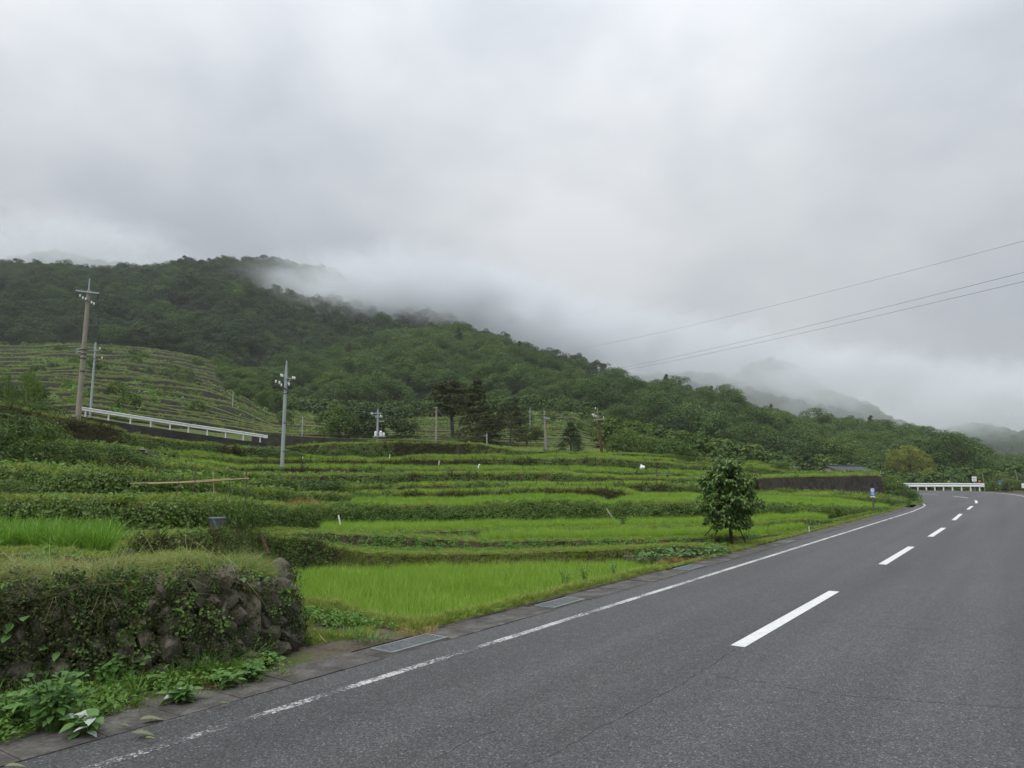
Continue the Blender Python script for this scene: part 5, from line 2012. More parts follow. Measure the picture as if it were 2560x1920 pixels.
# ---- house by the bend -------------------------------------------
def house():
    A, B = P(2066, 1164.5, 122), P(2149, 1167.5, 128)
    ax = (B - A)
    ax.z = 0
    L = ax.length
    ax.normalize()
    dp = Vector((ax.y, -ax.x, 0))
    base = Vector(((A.x + B.x) / 2, (A.y + B.y) / 2, -.9))
    t = thing('house', 'low house with dark hipped roof and cream gable behind the stone wall', 'house', base)
    zr = A.z + .9
    ze = zr - 1.25
    hw_ = 3.2
    x0, x1 = -L / 2, L / 2
    q = lambda x, y, z: ax * x + dp * y + Vector((0, 0, z))
    mb = MB()
    mb.add([q(x0 + .3, hw_ - .4, 0), q(x1 + 2.6, hw_ - .4, 0), q(x1 + 2.6, -hw_ + .4, 0), q(x0 + .3, -hw_ + .4, 0),
            q(x0 + .3, hw_ - .4, ze), q(x1 + 2.6, hw_ - .4, ze), q(x1 + 2.6, -hw_ + .4, ze), q(x0 + .3, -hw_ + .4, ze), q(x0 + .3, 0, zr - .1)],
           [(0, 1, 5, 4), (1, 2, 6, 5), (2, 3, 7, 6), (3, 0, 4, 8, 7)])
    link('wall', mb.mesh('wall', M_CREAM), t)
    mb = MB()
    T = .12
    for up in (0, 1):
        pass
    P_ = [q(x0, hw_, ze - .05), q(x1 + 3.2, hw_, ze - .05), q(x1 + 3.2, -hw_, ze - .05), q(x0, -hw_, ze - .05), q(x0, 0, zr), q(x1, 0, zr)]
    Q_ = [p - Vector((0, 0, T)) for p in P_]
    mb.add(P_ + Q_, [(0, 1, 5, 4), (1, 2, 5), (2, 3, 4, 5), (7, 6, 10, 11), (8, 7, 11), (9, 8, 11, 10),
                     (0, 6, 7, 1), (1, 7, 8, 2), (2, 8, 9, 3), (0, 4, 10, 6), (4, 3, 9, 10)])
    rf = link('roof', mb.mesh('roof', M_ROOF), t)
    mb = MB()
    mb.tube([q(x0 - .05, 0, zr + .06), q(x1 + .05, 0, zr + .06)], .12, 8)
    link('ridge_cap', mb.mesh('ridge', M_ROOF), rf)
    mb = MB()
    mb.tube([q(x0, hw_ + .08, ze - .12), q(x1 + 3.2, hw_ + .08, ze - .12)], .09, 6)
    link('eaves_gutter', mb.mesh('eaves', M_WHITE), rf)
    for s in (1, -1):
        mb = MB()
        mb.tube([q(x0 - .03, s * hw_, ze - .1), q(x0 - .03, 0, zr - .02)], .09, 4)
        link('barge_board', mb.mesh('barge', M_ROOF), rf)
    for x in (x0 + 2, x1):
        w = MB()
        c = q(x, hw_ - .37, 1.5)
        w.box(c, (1.4, .06, 1.0), Matrix.Rotation(math.atan2(ax.y, ax.x), 3, 'Z'))
        link('window', w.mesh('window', M_DARKSTEEL), t)


house()

# ---- things at the bend -------------------------------------------
def sign_board(label, u, v0, v1, w_px, d, mat, ground_z, marks=None, post_r=.03):
    c = P(u, (v0 + v1) / 2, d)
    w, h = w_px * d / FPX, (v1 - v0) * d / FPX
    t = thing('sign', label, 'sign', (c.x, c.y, ground_z))
    yaw = -math.atan2(c.x, c.y)
    t.rotation_euler = (0, 0, yaw)
    mb = MB()
    mb.tube([(0, 0, -.3), (0, 0, c.z - ground_z + h * .4)], post_r, 8)
    link('post', mb.mesh('post', M_GALV if mat is not M_BLUE else M_WOOD), t)
    mb = MB()
    mb.box((0, -.05, c.z - ground_z), (w, .02, h))
    pn = link('panel', mb.mesh('panel', mat), t)
    if marks:
        for (x, z, ww, hh, m_) in marks:
            mb = MB()
            mb.box((x * w, -.064, c.z - ground_z + z * h), (ww * w, .006, hh * h))
            link('lettering', mb.mesh('lettering', m_), pn)
    return t, pn, w, h, c.z - ground_z


tb, pb, wb, hb, zb_ = sign_board('narrow blue sign with white emblem and lettering on a weathered post', 2181.5, 1220, 1243, 10.5, 39.8, M_BLUE, .02,
                                 [(0, -.02, .62, .035, M_WHITE), (.02, -.09, .7, .03, M_WHITE), (0, -.17, .55, .03, M_WHITE), (.02, -.25, .7, .035, M_WHITE), (0, -.44, .98, .10, M_WHITE)], .045)
mb = MB()
ringp = [(.30 * wb * math.cos(a), -.068, zb_ + hb * .24 + .30 * wb * 1.25 * math.sin(a)) for a in np.linspace(0, 6.283, 17)]
mb.tube(ringp, .020, 6, 0, False)
mb.box((-.01, -.066, zb_ + hb * .24), (.045, .012, .10))
link('emblem', mb.mesh('emblem', M_WHITE), pb)
sign_board('small white notice board standing behind the guardrail end', 2435.5, 1191.5, 1203.5, 10, 107.5, M_WHITE, -.2, [(-.02, .15, .6, .10, M_DARKSTEEL), (.05, -.22, .35, .10, M_DARKSTEEL)], .03)
sign_board('blue sign board by the fence beyond the bend', 2500.5, 1200.5, 1210, 8.5, 108, M_BLUE, -.4, [(0, -.42, .7, .14, M_WHITE)], .03)
sign_board('white sign board cut by the right edge of the view', 2562, 1208.5, 1220, 13, 84, M_WHITE, -.1, [(.0, .0, .4, .15, M_DARKSTEEL)], .03)
for (u, v0, v1, d, m_, lb) in ((2372, 1202, 1208, 107, M_YEL, 'yellow reflector on top of the guardrail middle'), (2449, 1203.5, 1207, 105, M_ORANGE, 'orange reflector on the right end of the guardrail'),
                               (2245.5, 1205, 1208.5, 106.3, M_ORANGE, 'orange reflector on the left end of the guardrail')):
    c = P(u, v1, d)
    t = thing('reflector', lb, 'reflector', c)
    mb = MB()
    mb.tube([(0, 0, -.3), (0, 0, .1)], .03, 6)
    link('stem', mb.mesh('stem', M_GALV), t)
    mb = MB()
    lathe(mb, (0, 0, .1), [(.05, 0), (.12, .03), (.13, .12), (.12, .2), (.04, .24)], 10)
    link('lens', mb.mesh('lens', m_), t)
for (u, v0, u1, v1, d, r_, lb) in ((2378, 1222, 2375, 1193, 108, .04, 'thin grey stake behind the middle of the guardrail'), (2462, 1224, 2455.5, 1181, 108, .06, 'leaning grey stake at the right end of the guardrail'),
                                   (2546, 1216, 2538, 1174, 106, .06, 'tall pale leaning stake among the bushes at the right edge')):
    a, b = P(u, v0, d), P(u1, v1, d)
    mb = MB()
    mb.tube([Vector((0, 0, -.3)), (b - a) * .5 + Vector((.02, 0, 0)), b - a], [r_, r_ * .9, r_ * .8], 7)
    link('stake', mb.mesh('stake', M_CONC), None, lb, 'stake', None, None, a)
fn = thing('garden_fence', 'thin net fence on stakes beyond the bend at the right edge', 'fence', P(2490, 1218, 110))
o_ = fn.location.copy()
for (u, vt) in ((2489, 1190), (2496, 1191), (2512, 1189), (2523, 1192), (2532, 1192), (2552, 1191)):
    a, b = P(u, 1220, 110), P(u - 1, vt, 110)
    mb = MB()
    mb.tube([a - o_, b - o_], .035, 6)
    link('post', mb.mesh('post', M_WOOD), fn)
for v in (1191.5, 1195, 1200, 1205, 1210):
    mb = MB()
    mb.tube([P(2484, v, 110) - o_, P(2556, v, 110) - o_], .016, 5)
    link('rail', mb.mesh('rail', M_WOOD), fn)

# ---- the young tree on the verge ----------------------------------
def big_leaf(mb, base, d, nrm, L, W, cv, curl=.25, mat=0, segs=4):
    d, nrm = Vector(d).normalized(), Vector(nrm)
    nrm = (nrm - d * nrm.dot(d)).normalized()
    s = d.cross(nrm)
    prev = None
    for i in range(segs + 1):
        t = i / segs
        w = W * .5 * math.sin(math.pi * (t ** .8)) * (1 if 0 < i < segs else .06)
        c = Vector(base) + d * (L * t) - nrm * (curl * L * t * t)
        cur = (c - s * w + nrm * w * .22, c, c + s * w + nrm * w * .22)
        if prev is not None:
            mb.add([prev[0], prev[1], cur[1], cur[0]], [(0, 1, 2, 3)], mat, cv)
            mb.add([prev[1], prev[2], cur[2], cur[1]], [(0, 1, 2, 3)], mat, cv)
        prev = cur


def young_tree():
    g = G(1832, 1364)
    t = thing('young_tree', 'young broadleaf tree with large drooping leaves propped by stakes on the verge', 'tree', (g.x, g.y, 0))
    r = random.Random(5)
    mb = MB()
    mb.tube([(0, 0, -.15), (-.03, .02, .3), (-.05, .02, .7), (-.10, 0, 1.3), (-.12, .02, 1.9), (-.10, 0, 2.3)], [.055, .048, .042, .033, .022, .012], 9)
    tk = link('trunk', mb.mesh('trunk', M_BARK), t)
    cr, new = MB(), MB()
    br = MB()
    nC = 350
    for c in range(nC):
        z = .60 + 1.90 * ((c + r.random()) / nC)
        q = (z - .62) / 1.95
        env = .30 + .72 * math.sin(math.pi * min(max(q * .80 + .14, 0), 1)) ** 1.0
        tier = .80 + .20 * math.sin(q * 21.0)
        a = r.random() * 6.283
        rad = env * tier * math.sqrt(r.uniform(.12, 1.0)) * .92 * (1 + .16 * math.sin(2 * a + 5 * q) + .10 * math.sin(5 * a - 9 * q))
        p = Vector((-.09 + rad * math.cos(a), rad * math.sin(a), z - .12 * (rad / .9) + r.uniform(-.05, .05)))
        b0 = Vector((-.09, 0, max(.5, z - .3)))
        br.tube([b0, (b0 + p) / 2 + Vector((0, 0, .06)), p], [.011, .008, .004], 4)
        outer = rad / (env + .01) > .62
        for k in range(r.randint(13, 19)):
            az = a + r.gauss(0, 1.1)
            dr = Vector((math.cos(az), math.sin(az), r.uniform(-.95, .15)))
            nr = Vector((math.cos(az) * .5, math.sin(az) * .5, 1.0)) + Vector((r.gauss(0, .3), r.gauss(0, .3), 0))
            L = r.uniform(.085, .145)
            tip_light = outer and q > .25 and r.random() < (.16 + .45 * max(0, q - .7))
            big_leaf(new if tip_light else cr, p + Vector((r.gauss(0, .05), r.gauss(0, .05), r.gauss(0, .05))), dr, nr, L, L * .58, r.random(), .35, 0, 3)
    c1 = link('crown', cr.mesh('crown', M_YOUNG), t)
    link('new_leaves', new.mesh('new_leaves', M_YOUNG2), c1)
    link('twigs', br.mesh('twigs', M_BARK), tk)
    for (x0, y0, x1, y1, z1) in ((-.72, -.18, -.16, 0, 1.02), (.52, .25, .0, .02, 1.0), (.12, .75, -.05, .05, .95), (-1.0, .5, -.15, .05, .95)):
        mb = MB()
        mb.tube([(x0, y0, -.1), (x1, y1, z1)], [.019, .015], 7)
        link('stake', mb.mesh('stake', M_RUST), t)


young_tree()

# ---- trees and bushes of the middle distance -----------------------
CR = {
    'round': [mk_crown(601, 5.0, 2.6, 50, 110, .24, M_FOREST2, .02, .9), mk_crown(602, 5.0, 2.7, 50, 110, .24, M_FOREST_D, .02, .9)],
    'cedar': [mk_crown(611, 8.0, 2.1, 74, 110, .27, M_CEDAR, .28, .6, .45), mk_crown(612, 8.0, 2.2, 84, 100, .27, M_CEDAR, .14, .6, .45, 'cone')],
    'pine': [mk_crown(621, 6.0, 2.3, 50, 110, .25, M_CEDAR, .22, .65, .4)],
    'cone': [mk_crown(631, 4.0, 1.8, 64, 90, .18, M_FOREST_D, .02, .65, .5, 'cone')],
    'bush': [mk_crown(641, 2.2, 1.6, 44, 56, .15, M_FOREST2, .02, .85), mk_crown(642, 2.2, 1.6, 44, 56, .15, M_FOREST, .02, .85)],
    'bamboo': [mk_crown(651, 7.0, 1.7, 46, 70, .30, M_BAMBOO, .06, 1.3, .3)],
}
TK = mk_trunk(31, 5, .14, M_BARK, 4)
TKC = mk_trunk(32, 8, .20, M_BARK_L, 0, .95)
TKP = mk_trunk(33, 6, .15, M_BARK_L, 5)
REFH = dict(round=(5.0, 5.2), cedar=(8, 4.0), pine=(6, 4.6), cone=(4, 3.2), bush=(2.2, 3.4), bamboo=(7, 3.0))
MID = [
    ('round_tree', 'light green round tree left of the transformer pole', 'round', 0, 846, 1108, 1014, 105, 92),
    ('round_tree', 'dark round tree right behind the transformer pole', 'round', 1, 958, 1110, 1013, 150, 95),
    ('round_tree', 'small round tree filling the gap left of the two round trees', 'round', 1, 905, 1100, 1030, 80, 100),
    ('cedar_tree', 'tallest brownish cedar on bare trunk left of the pair', 'cedar', 0, 1133, 1110, 944, 112, 98),
    ('cedar_tree', 'slimmer brownish cedar right of the tallest one', 'cedar', 1, 1192, 1114, 955, 92, 93),
    ('cedar_tree', 'lower dark cedar at the foot of the two tall cedars', 'cedar', 1, 1222, 1116, 1030, 84, 90),
    ('pine_tree', 'dark spreading pine with pale trunk right of the cedars', 'pine', 0, 1275, 1124, 1006, 90, 88),
    ('pine_tree', 'low dark pine between the cedars and the bracket-lamp pole', 'pine', 0, 1318, 1128, 1062, 82, 84),
    ('cone_tree', 'dark conical evergreen right of the bracket-lamp pole', 'cone', 0, 1427, 1131, 1058, 66, 66),
    ('bushy_tree', 'wide green bushy tree right of the rusty wooden pole', 'bush', 0, 1565, 1140, 1074, 110, 70),
    ('bushy_tree', 'low bushy tree joining the wide one on its right', 'bush', 0, 1625, 1142, 1088, 100, 72),
    ('mound_bush', 'creeper-covered mound of a bush on the upper terrace', 'bush', 1, 1690, 1158, 1096, 108, 63.5),
    ('bush', 'round bush at the far left behind the hedge', 'bush', 0, 72, 1010, 930, 66, 50),
    ('bush', 'bush cut by the left edge behind the hedge', 'bush', 0, -4, 1015, 934, 70, 48),
    ('bush', 'single dark bush on the far terraces above the guardrail', 'bush', 1, 466, 962, 918, 42, 150),
    ('bush', 'low dark hedge bush at the left edge of the road wall', 'bush', 1, 110, 1048, 1005, 110, 46),
    ('hedge_bush', 'rounded hedge bush left of the lone steel pole', 'bush', 1, 655, 1154, 1116, 130, 52),
    ('hedge_bush', 'low hedge bush right of the lone steel pole', 'bush', 1, 730, 1155, 1128, 70, 54),
    ('bush', 'tall leafy shrub left of the middle rice strips', 'bush', 0, 690, 1240, 1195, 150, 28),
    ('bush', 'wide weedy shrub below the lone steel pole', 'bush', 1, 780, 1240, 1198, 150, 30),
    ('bush', 'small shrub at the end of the weedy bank', 'bush', 0, 850, 1236, 1200, 90, 31),
    ('bamboo_grove', 'yellowish bamboo clump beside the house, left stem group', 'bamboo', 0, 2242, 1214, 1118, 44, 131),
    ('bamboo_grove', 'yellowish bamboo clump beyond the guardrail, tallest of three', 'bamboo', 0, 2280, 1214, 1108, 56, 132),
    ('bamboo_grove', 'yellowish bamboo clump beyond the guardrail, right of three', 'bamboo', 0, 2312, 1214, 1124, 44, 131),
    ('bamboo_grove', 'slim yellow bamboo tuft above the guardrail', 'bamboo', 0, 2322, 1212, 1168, 26, 124),
    ('bush', 'glossy bush on the corner of the herringbone wall, upper', 'bush', 0, 2222, 1240, 1190, 70, 57.5),
    ('bush', 'glossy bush on the corner of the herringbone wall, middle', 'bush', 1, 2240, 1252, 1204, 80, 56.5),
    ('bush', 'glossy bush on the corner of the herringbone wall, lowest', 'bush', 1, 2266, 1259, 1222, 70, 55.5),
    ('bush', 'yellow-green bush at the right edge beyond the road', 'bush', 0, 2530, 1229, 1196, 66, 92),
    ('bush', 'small bush behind the guardrail right of the stake', 'bush', 0, 2484, 1222, 1203, 36, 108),
    ('bush', 'weedy bush in front of the herringbone wall', 'bush', 0, 1962, 1246, 1219, 60, 45),
    ('bush', 'weedy mound right of the tree on the upper terrace', 'bush', 0, 1950, 1184, 1155, 90, 65),
]
for (nm, lb, kind, var, u, vb, vt, wpx, d) in MID:
    b = P(u, vb, d)
    if d < 74:
        b.z = min(b.z, ground_z(u, d) - .05)
    H, W = P(u, vt, d).z - b.z, wpx * d / FPX
    t = thing(nm, lb, 'tree' if 'tree' in nm or 'grove' in nm else 'bush', b, random.random() * 6.28, 'trees and bushes between terraces and forest')
    RH, RW = REFH[kind]
    t.scale = (W / RW, W / RW, H / RH * 1.02)
    link('crown', CR[kind][var], t)
    link('trunk', TKC if kind == 'cedar' else (TKP if kind == 'pine' else TK), t).scale = (1, 1, 1) if kind != 'bush' else (.4, .4, .4)

# the tall bamboo-grass thicket at the left
M_SASA = leaf_mat('bamboo_grass_leaf', (.05, .095, .022), (.12, .19, .05), .3, .3, .5)
SASA = [mk_crown(661 + i, 2.4, 1.3, 46, 60, .19, M_SASA, .02, 1.1, .26) for i in range(2)]
for (u, vb, vt, wpx, d, lb) in ((-20, 1192, 1030, 190, 22.5, 'bamboo-grass thicket cut by the left edge'), (75, 1194, 1034, 150, 23.5, 'tallest bamboo-grass thicket at the left'),
                                (165, 1192, 1098, 150, 23, 'bamboo-grass thicket in the middle of the left slope'), (250, 1192, 1108, 160, 23.5, 'paler weedy thicket right of the bamboo-grass'),
                                (330, 1190, 1132, 110, 24, 'lowest thicket at the right end of the bamboo-grass'), (10, 1246, 1200, 120, 15.5, 'light green shrub low at the left edge')):
    b = P(u, vb, d)
    b.z = min(b.z, ground_z(u, d))
    t = thing('thicket', lb, 'thicket', b, random.random() * 6.28, 'bamboo-grass thickets on the left slope')
    t.scale = (wpx * d / FPX / 2.6, wpx * d / FPX / 2.6, (P(u, vt, d).z - b.z) / 2.4)
    link('foliage', SASA[int(u) % 2], t)
    link('stems', TK, t).scale = (.35, .35, .35)

# ---- small things on the terraces ----------------------------------
def on_land(u, k, off):
    """point on field k at distance off behind its front"""
    i = np.argmin(np.abs(UC - u))
    d = FIELD[k][i, 0, 1] + off
    return Vector((RC[i] * d, d, ZF[k][i]))


# bamboo rail fence
bf = thing('bamboo_fence', 'rickety bamboo rail fence with thin stakes on the left terrace', 'fence', P(330, 1245, 14.6))
o_ = bf.location.copy()
for (u, vb, u2, vt) in ((328, 1238, 327, 1196), (367, 1232, 376, 1186), (440, 1238, 448, 1184), (478, 1246, 490, 1175), (534, 1245, 533, 1179), (574, 1254, 573, 1174), (613, 1254, 616, 1172)):
    d = np.interp(u, [320, 620], [14.6, 16.2])
    mb = MB()
    mb.tube([P(u, vb + 6, d) - o_, P((u + u2) / 2 + 1, (vb + vt) / 2, d) - o_, P(u2, vt, d) - o_], .012, 6)
    link('stake', mb.mesh('stake', M_BAMBOO_POLE if u == 534 else M_WOOD), bf)
for (u, v, u2, v2) in ((325, 1209, 575, 1197), (370, 1209.5, 622, 1196)):
    mb = MB()
    mb.tube([P(u, v, np.interp(u, [320, 620], [14.5, 16.1])) - o_, P((u + u2) / 2, (v + v2) / 2 + 2.5, 15.3) - o_, P(u2, v2, np.interp(u2, [320, 620], [14.5, 16.1])) - o_], .014, 7)
    link('rail', mb.mesh('rail', M_BAMBOO_POLE), bf)

# plastic bag
c = P(1606, 1174, 49)
t = thing('plastic_bag', 'white plastic bag lying on the upper terrace', 'bag', c)
bm = bmesh.new()
bmesh.ops.create_icosphere(bm, subdivisions=3, radius=1)
rr = np.random.default_rng(4)
for v in bm.verts:
    q = np.array(v.co)
    f = .75 + .5 * float(vnoise(np.array([q[0] * 2.3 + q[2]]), np.array([q[1] * 2.3 + q[2] * 2]), 8)[0])
    v.co = (q[0] * .17 * f + .05 * q[2], q[1] * .12 * f, .13 + q[2] * .14 * f)
me = bpy.data.meshes.new('bag')
bm.to_mesh(me)
bm.free()
me.materials.append(M_BAG)
link('body', me, t)
mb = MB()
mb.add([(-.10, 0, .2), (-.02, .02, .22), (-.08, .01, .34), (-.15, 0, .30)], [(0, 1, 2, 3)])
mb.add([(-.02, .02, .22), (.04, 0, .2), (-.02, .02, .36), (-.08, .01, .34)], [(0, 1, 2, 3)])
link('knot', mb.mesh('knot', M_BAG), t)


def bent_pipe(label, pts, r, m_=None):
    o = Vector(pts[0])
    mb = MB()
    mb.tube([Vector(p) - o for p in pts], r, 8)
    return link('pipe', mb.mesh('pipe', m_ or M_PORC), None, label, 'pipe', None, None, o)


a = P(1196, 1176, 49)
bent_pipe('white bent standpipe on the dark bank', [a, a + Vector((0, 0, .24)), a + Vector((.03, 0, .34)), a + Vector((.10, 0, .40))], .045)
a = P(851, 1312, 23.6)
bent_pipe('leaning white pipe against the ivy bank', [a, a + Vector((-.03, -.02, .13)), a + Vector((-.06, -.03, .30))], .026)
a = P(1535, 1300, 26.6)
bent_pipe('pale stick leaning in the gap of the ivy bank', [a, P(1524, 1285, 26.7), P(1517, 1272, 26.9)], .022, M_CONC)
for (u, v, d) in ((756, 1147, 52), (974, 1141, 50), (1097, 1158, 47)):
    a = P(u, v + 4, d)
    bent_pipe({756: 'short white marker post right of the lone steel pole', 974: 'short white marker post under the leafy top bank', 1097: 'small leaning white post left of the standpipe'}[u], [a, a + Vector((0.01, 0, .12)), a + Vector((0.02, 0, .26))], .025)
a = P(2023, 1330, 26.2)
bent_pipe('short white stake beside the gutter right of the tree', [a, a + Vector((0, 0, .1)), a + Vector((0, 0, .22))], .010)
a = P(672, 1385, 15.8)
bent_pipe('leaning rusty iron bar behind the stone wall', [a, P(662, 1362, 15.9), P(650, 1334, 16.0)], .03, M_RUST)

# plank shelf
t = thing('plank_table', 'low plank shelf of weathered boards on the upper terrace', 'table', P(1655, 1196, 46))
for i, (x, y, z, l) in enumerate(((-.15, 0, .22, 1.3), (.15, .1, .25, 1.1), (.1, -.12, .24, .9))):
    mb = MB()
    mb.box((x, y, z), (l, .14, .03))
    link('plank', mb.mesh('plank', M_CONC), t)
for x in (-.3, .35):
    mb = MB()
    mb.box((x, 0, .08), (.08, .3, .27))
    link('leg', mb.mesh('leg', M_WOOD), t)

# tub
a = P(541, 1332, 13.0)
a.z = ground_z(541, 13.0)
t = thing('tub', 'grey plastic tub with blue cord at the foot of the hedge bank', 'tub', a)
mb = MB()
lathe(mb, (0, 0, 0), [(.10, 0), (.13, .20), (.145, .20), (.145, .225), (.13, .225)], 18)
link('body', mb.mesh('tub', M_BUCKET, False), t)
mb = MB()
mb.tube([(-.02, -.15, .225), (.02, -.14, .14), (.05, -.125, .05), (.08, -.12, .0)], .006, 5)
link('cord', mb.mesh('cord', plain_mat('blue_cord', (.12, .42, .55))), t)
a = pick(682, 1319)
mb = MB()
mb.box((0, 0, .05), (.18, .09, .06), Matrix.Rotation(.3, 3, 'Z'))
mb.box((.01, 0, -.01), (.08, .05, .08))
link('brick', mb.mesh('brick', plain_mat('red_brick', (.16, .08, .06), .9)), None, 'small reddish brick standing on the grass by the path', 'brick', None, None, a)

# row of grey stones at the end of the front field
for i, (u, v, s) in enumerate(((1575, 1404, .15), (1592, 1406, .17), (1608, 1409, .14), (1622, 1410, .18), (1640, 1410, .15), (1652, 1407, .17), (1668, 1403, .12), (1681, 1401, .13), (1696, 1398, .10))):
    g = G(u, v + 8, -.12)
    g.y += .5
    o = link('boulder', STONES[i], None, ['leftmost grey stone of the row by the gutter', 'second grey stone of the row by the gutter', 'third grey stone, low, in the row by the gutter', 'fourth and tallest grey stone of the row by the gutter',
                                          'fifth grey stone in the row by the gutter', 'sixth grey stone in the row by the gutter', 'seventh grey stone, small, in the row by the gutter', 'eighth grey stone in the row by the gutter', 'last and smallest grey stone of the row by the gutter'][i], 'stone', 'grey stones in a row by the gutter')
    o.location = g + Vector((0, 0, .06))
    o.scale = (s * .85, s, s * 1.25)
    o.rotation_euler = (.2, random.uniform(-.3, .3), random.random() * 3)

# squash leaves behind those stones
M_SQUASH = leaf_mat('squash_leaf', (.04, .11, .028), (.11, .22, .06), .25, .3, .5)
mb = MB()
rr = random.Random(3)
for k in range(420):
    u = rr.uniform(1585, 1830)
    v = rr.uniform(1372, 1400) - (u - 1585) * .055
    g = G(u, v, .08)
    a = rr.random() * 6.28
    big_leaf(mb, g + Vector((0, 0, rr.uniform(-.02, .12))), (math.cos(a), math.sin(a), rr.uniform(-.25, .2)), (rr.gauss(0, .4), rr.gauss(0, .4), 1), rr.uniform(.09, .17), rr.uniform(.08, .15), rr.random(), .15, 0, 3)
link('squash_patch', mb.mesh('squash', M_SQUASH), None, 'patch of broad squash leaves left of the young tree', 'plants', None, 'stuff')

# orange dry grass
def puff(name, label, uv, n, key, smin, smax, k=None, z=None, spread=1.0):
    pts = []
    for _ in range(n):
        u = random.uniform(uv[0], uv[2])
        v = random.uniform(uv[1], uv[3])
        q_ = G(u, v, z) if z is not None else P(u, v, k)
        if z is None:
            q_.z = ground_z(u, k)
            q_.y += random.uniform(-.5, .5)
        pts.append(q_)
    p = np.array([tuple(q) for q in pts])
    scatter(name, key, p, upright(n, .5), RNG.uniform(smin, smax, n), label, 'grass')


puff('dry_grass', 'orange dry grass on the mound beside the path', (728, 1244, 800, 1262), 60, 'orange_dry', .8, 1.5, 25.5)
puff('dry_grass', 'orange withered grass at the near corner of the front field', (985, 1578, 1090, 1596), 46, 'orange_dry', .25, .5, z=-.02)
puff('dry_grass', 'withered orange grass by the row of grey stones', (1640, 1398, 1760, 1410), 40, 'orange_dry', .3, .6, z=.0)
puff('dry_grass', 'pinkish dry grass band on the left slope', (285, 1170, 480, 1192), 90, 'orange_dry', .7, 1.2, 22.5)

# ---- plants at the foot of the wall ---------------------------------
def broad_plant(name, label, u, v, z, h, stems, leaf, seed, mat=None, spread=.5, pale=0, cat='plant'):
    r = random.Random(seed)
    b = G(u, v, z)
    t = thing(name, label, cat, b, 0)
    lm, sm, pm = MB(), MB(), MB()
    for s in range(stems):
        a = r.random() * 6.283
        ln = r.uniform(.1, spread)
        top = Vector((math.cos(a) * ln * h, math.sin(a) * ln * h, h * r.uniform(.55, 1.05)))
        mid = top * .5 + Vector((0, 0, .12 * h))
        b0 = Vector((math.cos(a) * .03, math.sin(a) * .03, -.02))
        sm.tube([b0, mid, top], [.005, .004, .002], 5)
        n = int(5 + h * 9)
        for k in range(n):
            q = .25 + .78 * k / n
            p = (b0.lerp(mid, q * 2) if q < .5 else mid.lerp(top, min(1, q * 2 - 1)))
            az = a + (k % 2) * 3.14 + r.gauss(0, .7)
            d = Vector((math.cos(az), math.sin(az), r.uniform(-.3, .45)))
            L = leaf * r.uniform(.6, 1.15)
            isp = r.random() < pale
            big_leaf(pm if isp else lm, p, d, (r.gauss(0, .35), r.gauss(0, .35) - .3, 1), L, L * r.uniform(.5, .68), r.random(), .22, 0, 4)
    link('leaves', lm.mesh('leaves', mat or M_PLANT), t)
    if pm.n:
        link('pale_leaves', pm.mesh('pale_leaves', M_PALE), t)
    link('stems', sm.mesh('stems', M_WEED), t)
    return t


broad_plant('broadleaf_weed', 'bushy broadleaf weed at the bottom left corner beside the gutter', 130, 1822, .02, .44, 24, .095, 1, None, .6)
broad_plant('broadleaf_weed', 'low weed sprawling at the very left bottom edge', 20, 1815, .02, .30, 18, .085, 2, None, .8)
broad_plant('broadleaf_weed', 'cut weed with pale leaf undersides lying on the gutter lid', 215, 1832, .02, .15, 9, .12, 3, None, 1.1, .3)
broad_plant('broadleaf_weed', 'cut weed with grey-green leaves lying by the gutter', 450, 1752, .02, .12, 8, .12, 4, None, 1.3, .10)
broad_plant('broadleaf_weed', 'large-leaved plant at the left edge against the wall', -10, 1730, .02, .62, 9, .21, 5, None, .45)
broad_plant('broadleaf_weed', 'light leafy weed hanging on the middle of the wall', 255, 1728, .02, .36, 10, .09, 6, None, .6)
broad_plant('broadleaf_weed', 'heap of cut leaves at the right end of the wall foot', 625, 1694, .02, .15, 24, .10, 7, None, 1.5)
broad_plant('broadleaf_weed', 'small leafy weed by the right corner of the wall', 672, 1668, .02, .16, 9, .08, 8, None, .8)
broad_plant('broadleaf_weed', 'sprawling weed in the middle of the wall foot', 560, 1712, .02, .14, 20, .09, 9, None, 1.6)
broad_plant('broadleaf_weed', 'yellowish sapling weed left of the grass clump', 330, 1715, .02, .30, 9, .10, 10, None, .6)
broad_plant('roadside_weed', 'feathery weed standing in the rice beside the gutter', 1412, 1478, -.1, .40, 9, .055, 11, None, .35)
broad_plant('roadside_weed', 'second feathery weed in the rice, nearer the pale grating', 1462, 1468, -.1, .44, 9, .055, 12, None, .3)
broad_plant('roadside_weed', 'third feathery weed in the rice towards the grey stones', 1532, 1447, -.1, .40, 9, .055, 13, None, .35)


def wall_sprig(label, u, v, d, n, leaf, seed):
    r = random.Random(seed)
    c = P(u, v, d)
    t = thing('creeper_sprig', label, 'plant', c, 0, 'leafy sprigs growing from the stone wall')
    lm, sm = MB(), MB()
    for k in range(n):
        a = r.uniform(-2.6, -.5)
        end = Vector((math.cos(a) * r.uniform(.05, .16), math.sin(a) * .10, r.uniform(-.12, .12)))
        sm.tube([(0, .08, 0), end * .6, end], [.004, .003, .002], 4)
        big_leaf(lm, end, (end.x, -.3, r.uniform(-.5, .1)), (0, -.6, .8), leaf * r.uniform(.7, 1.1), leaf * r.uniform(.6, .85), r.random(), .15, 0, 4)
    link('leaves', lm.mesh('leaves', M_PLANT), t)
    link('stems', sm.mesh('stems', M_WEED), t)


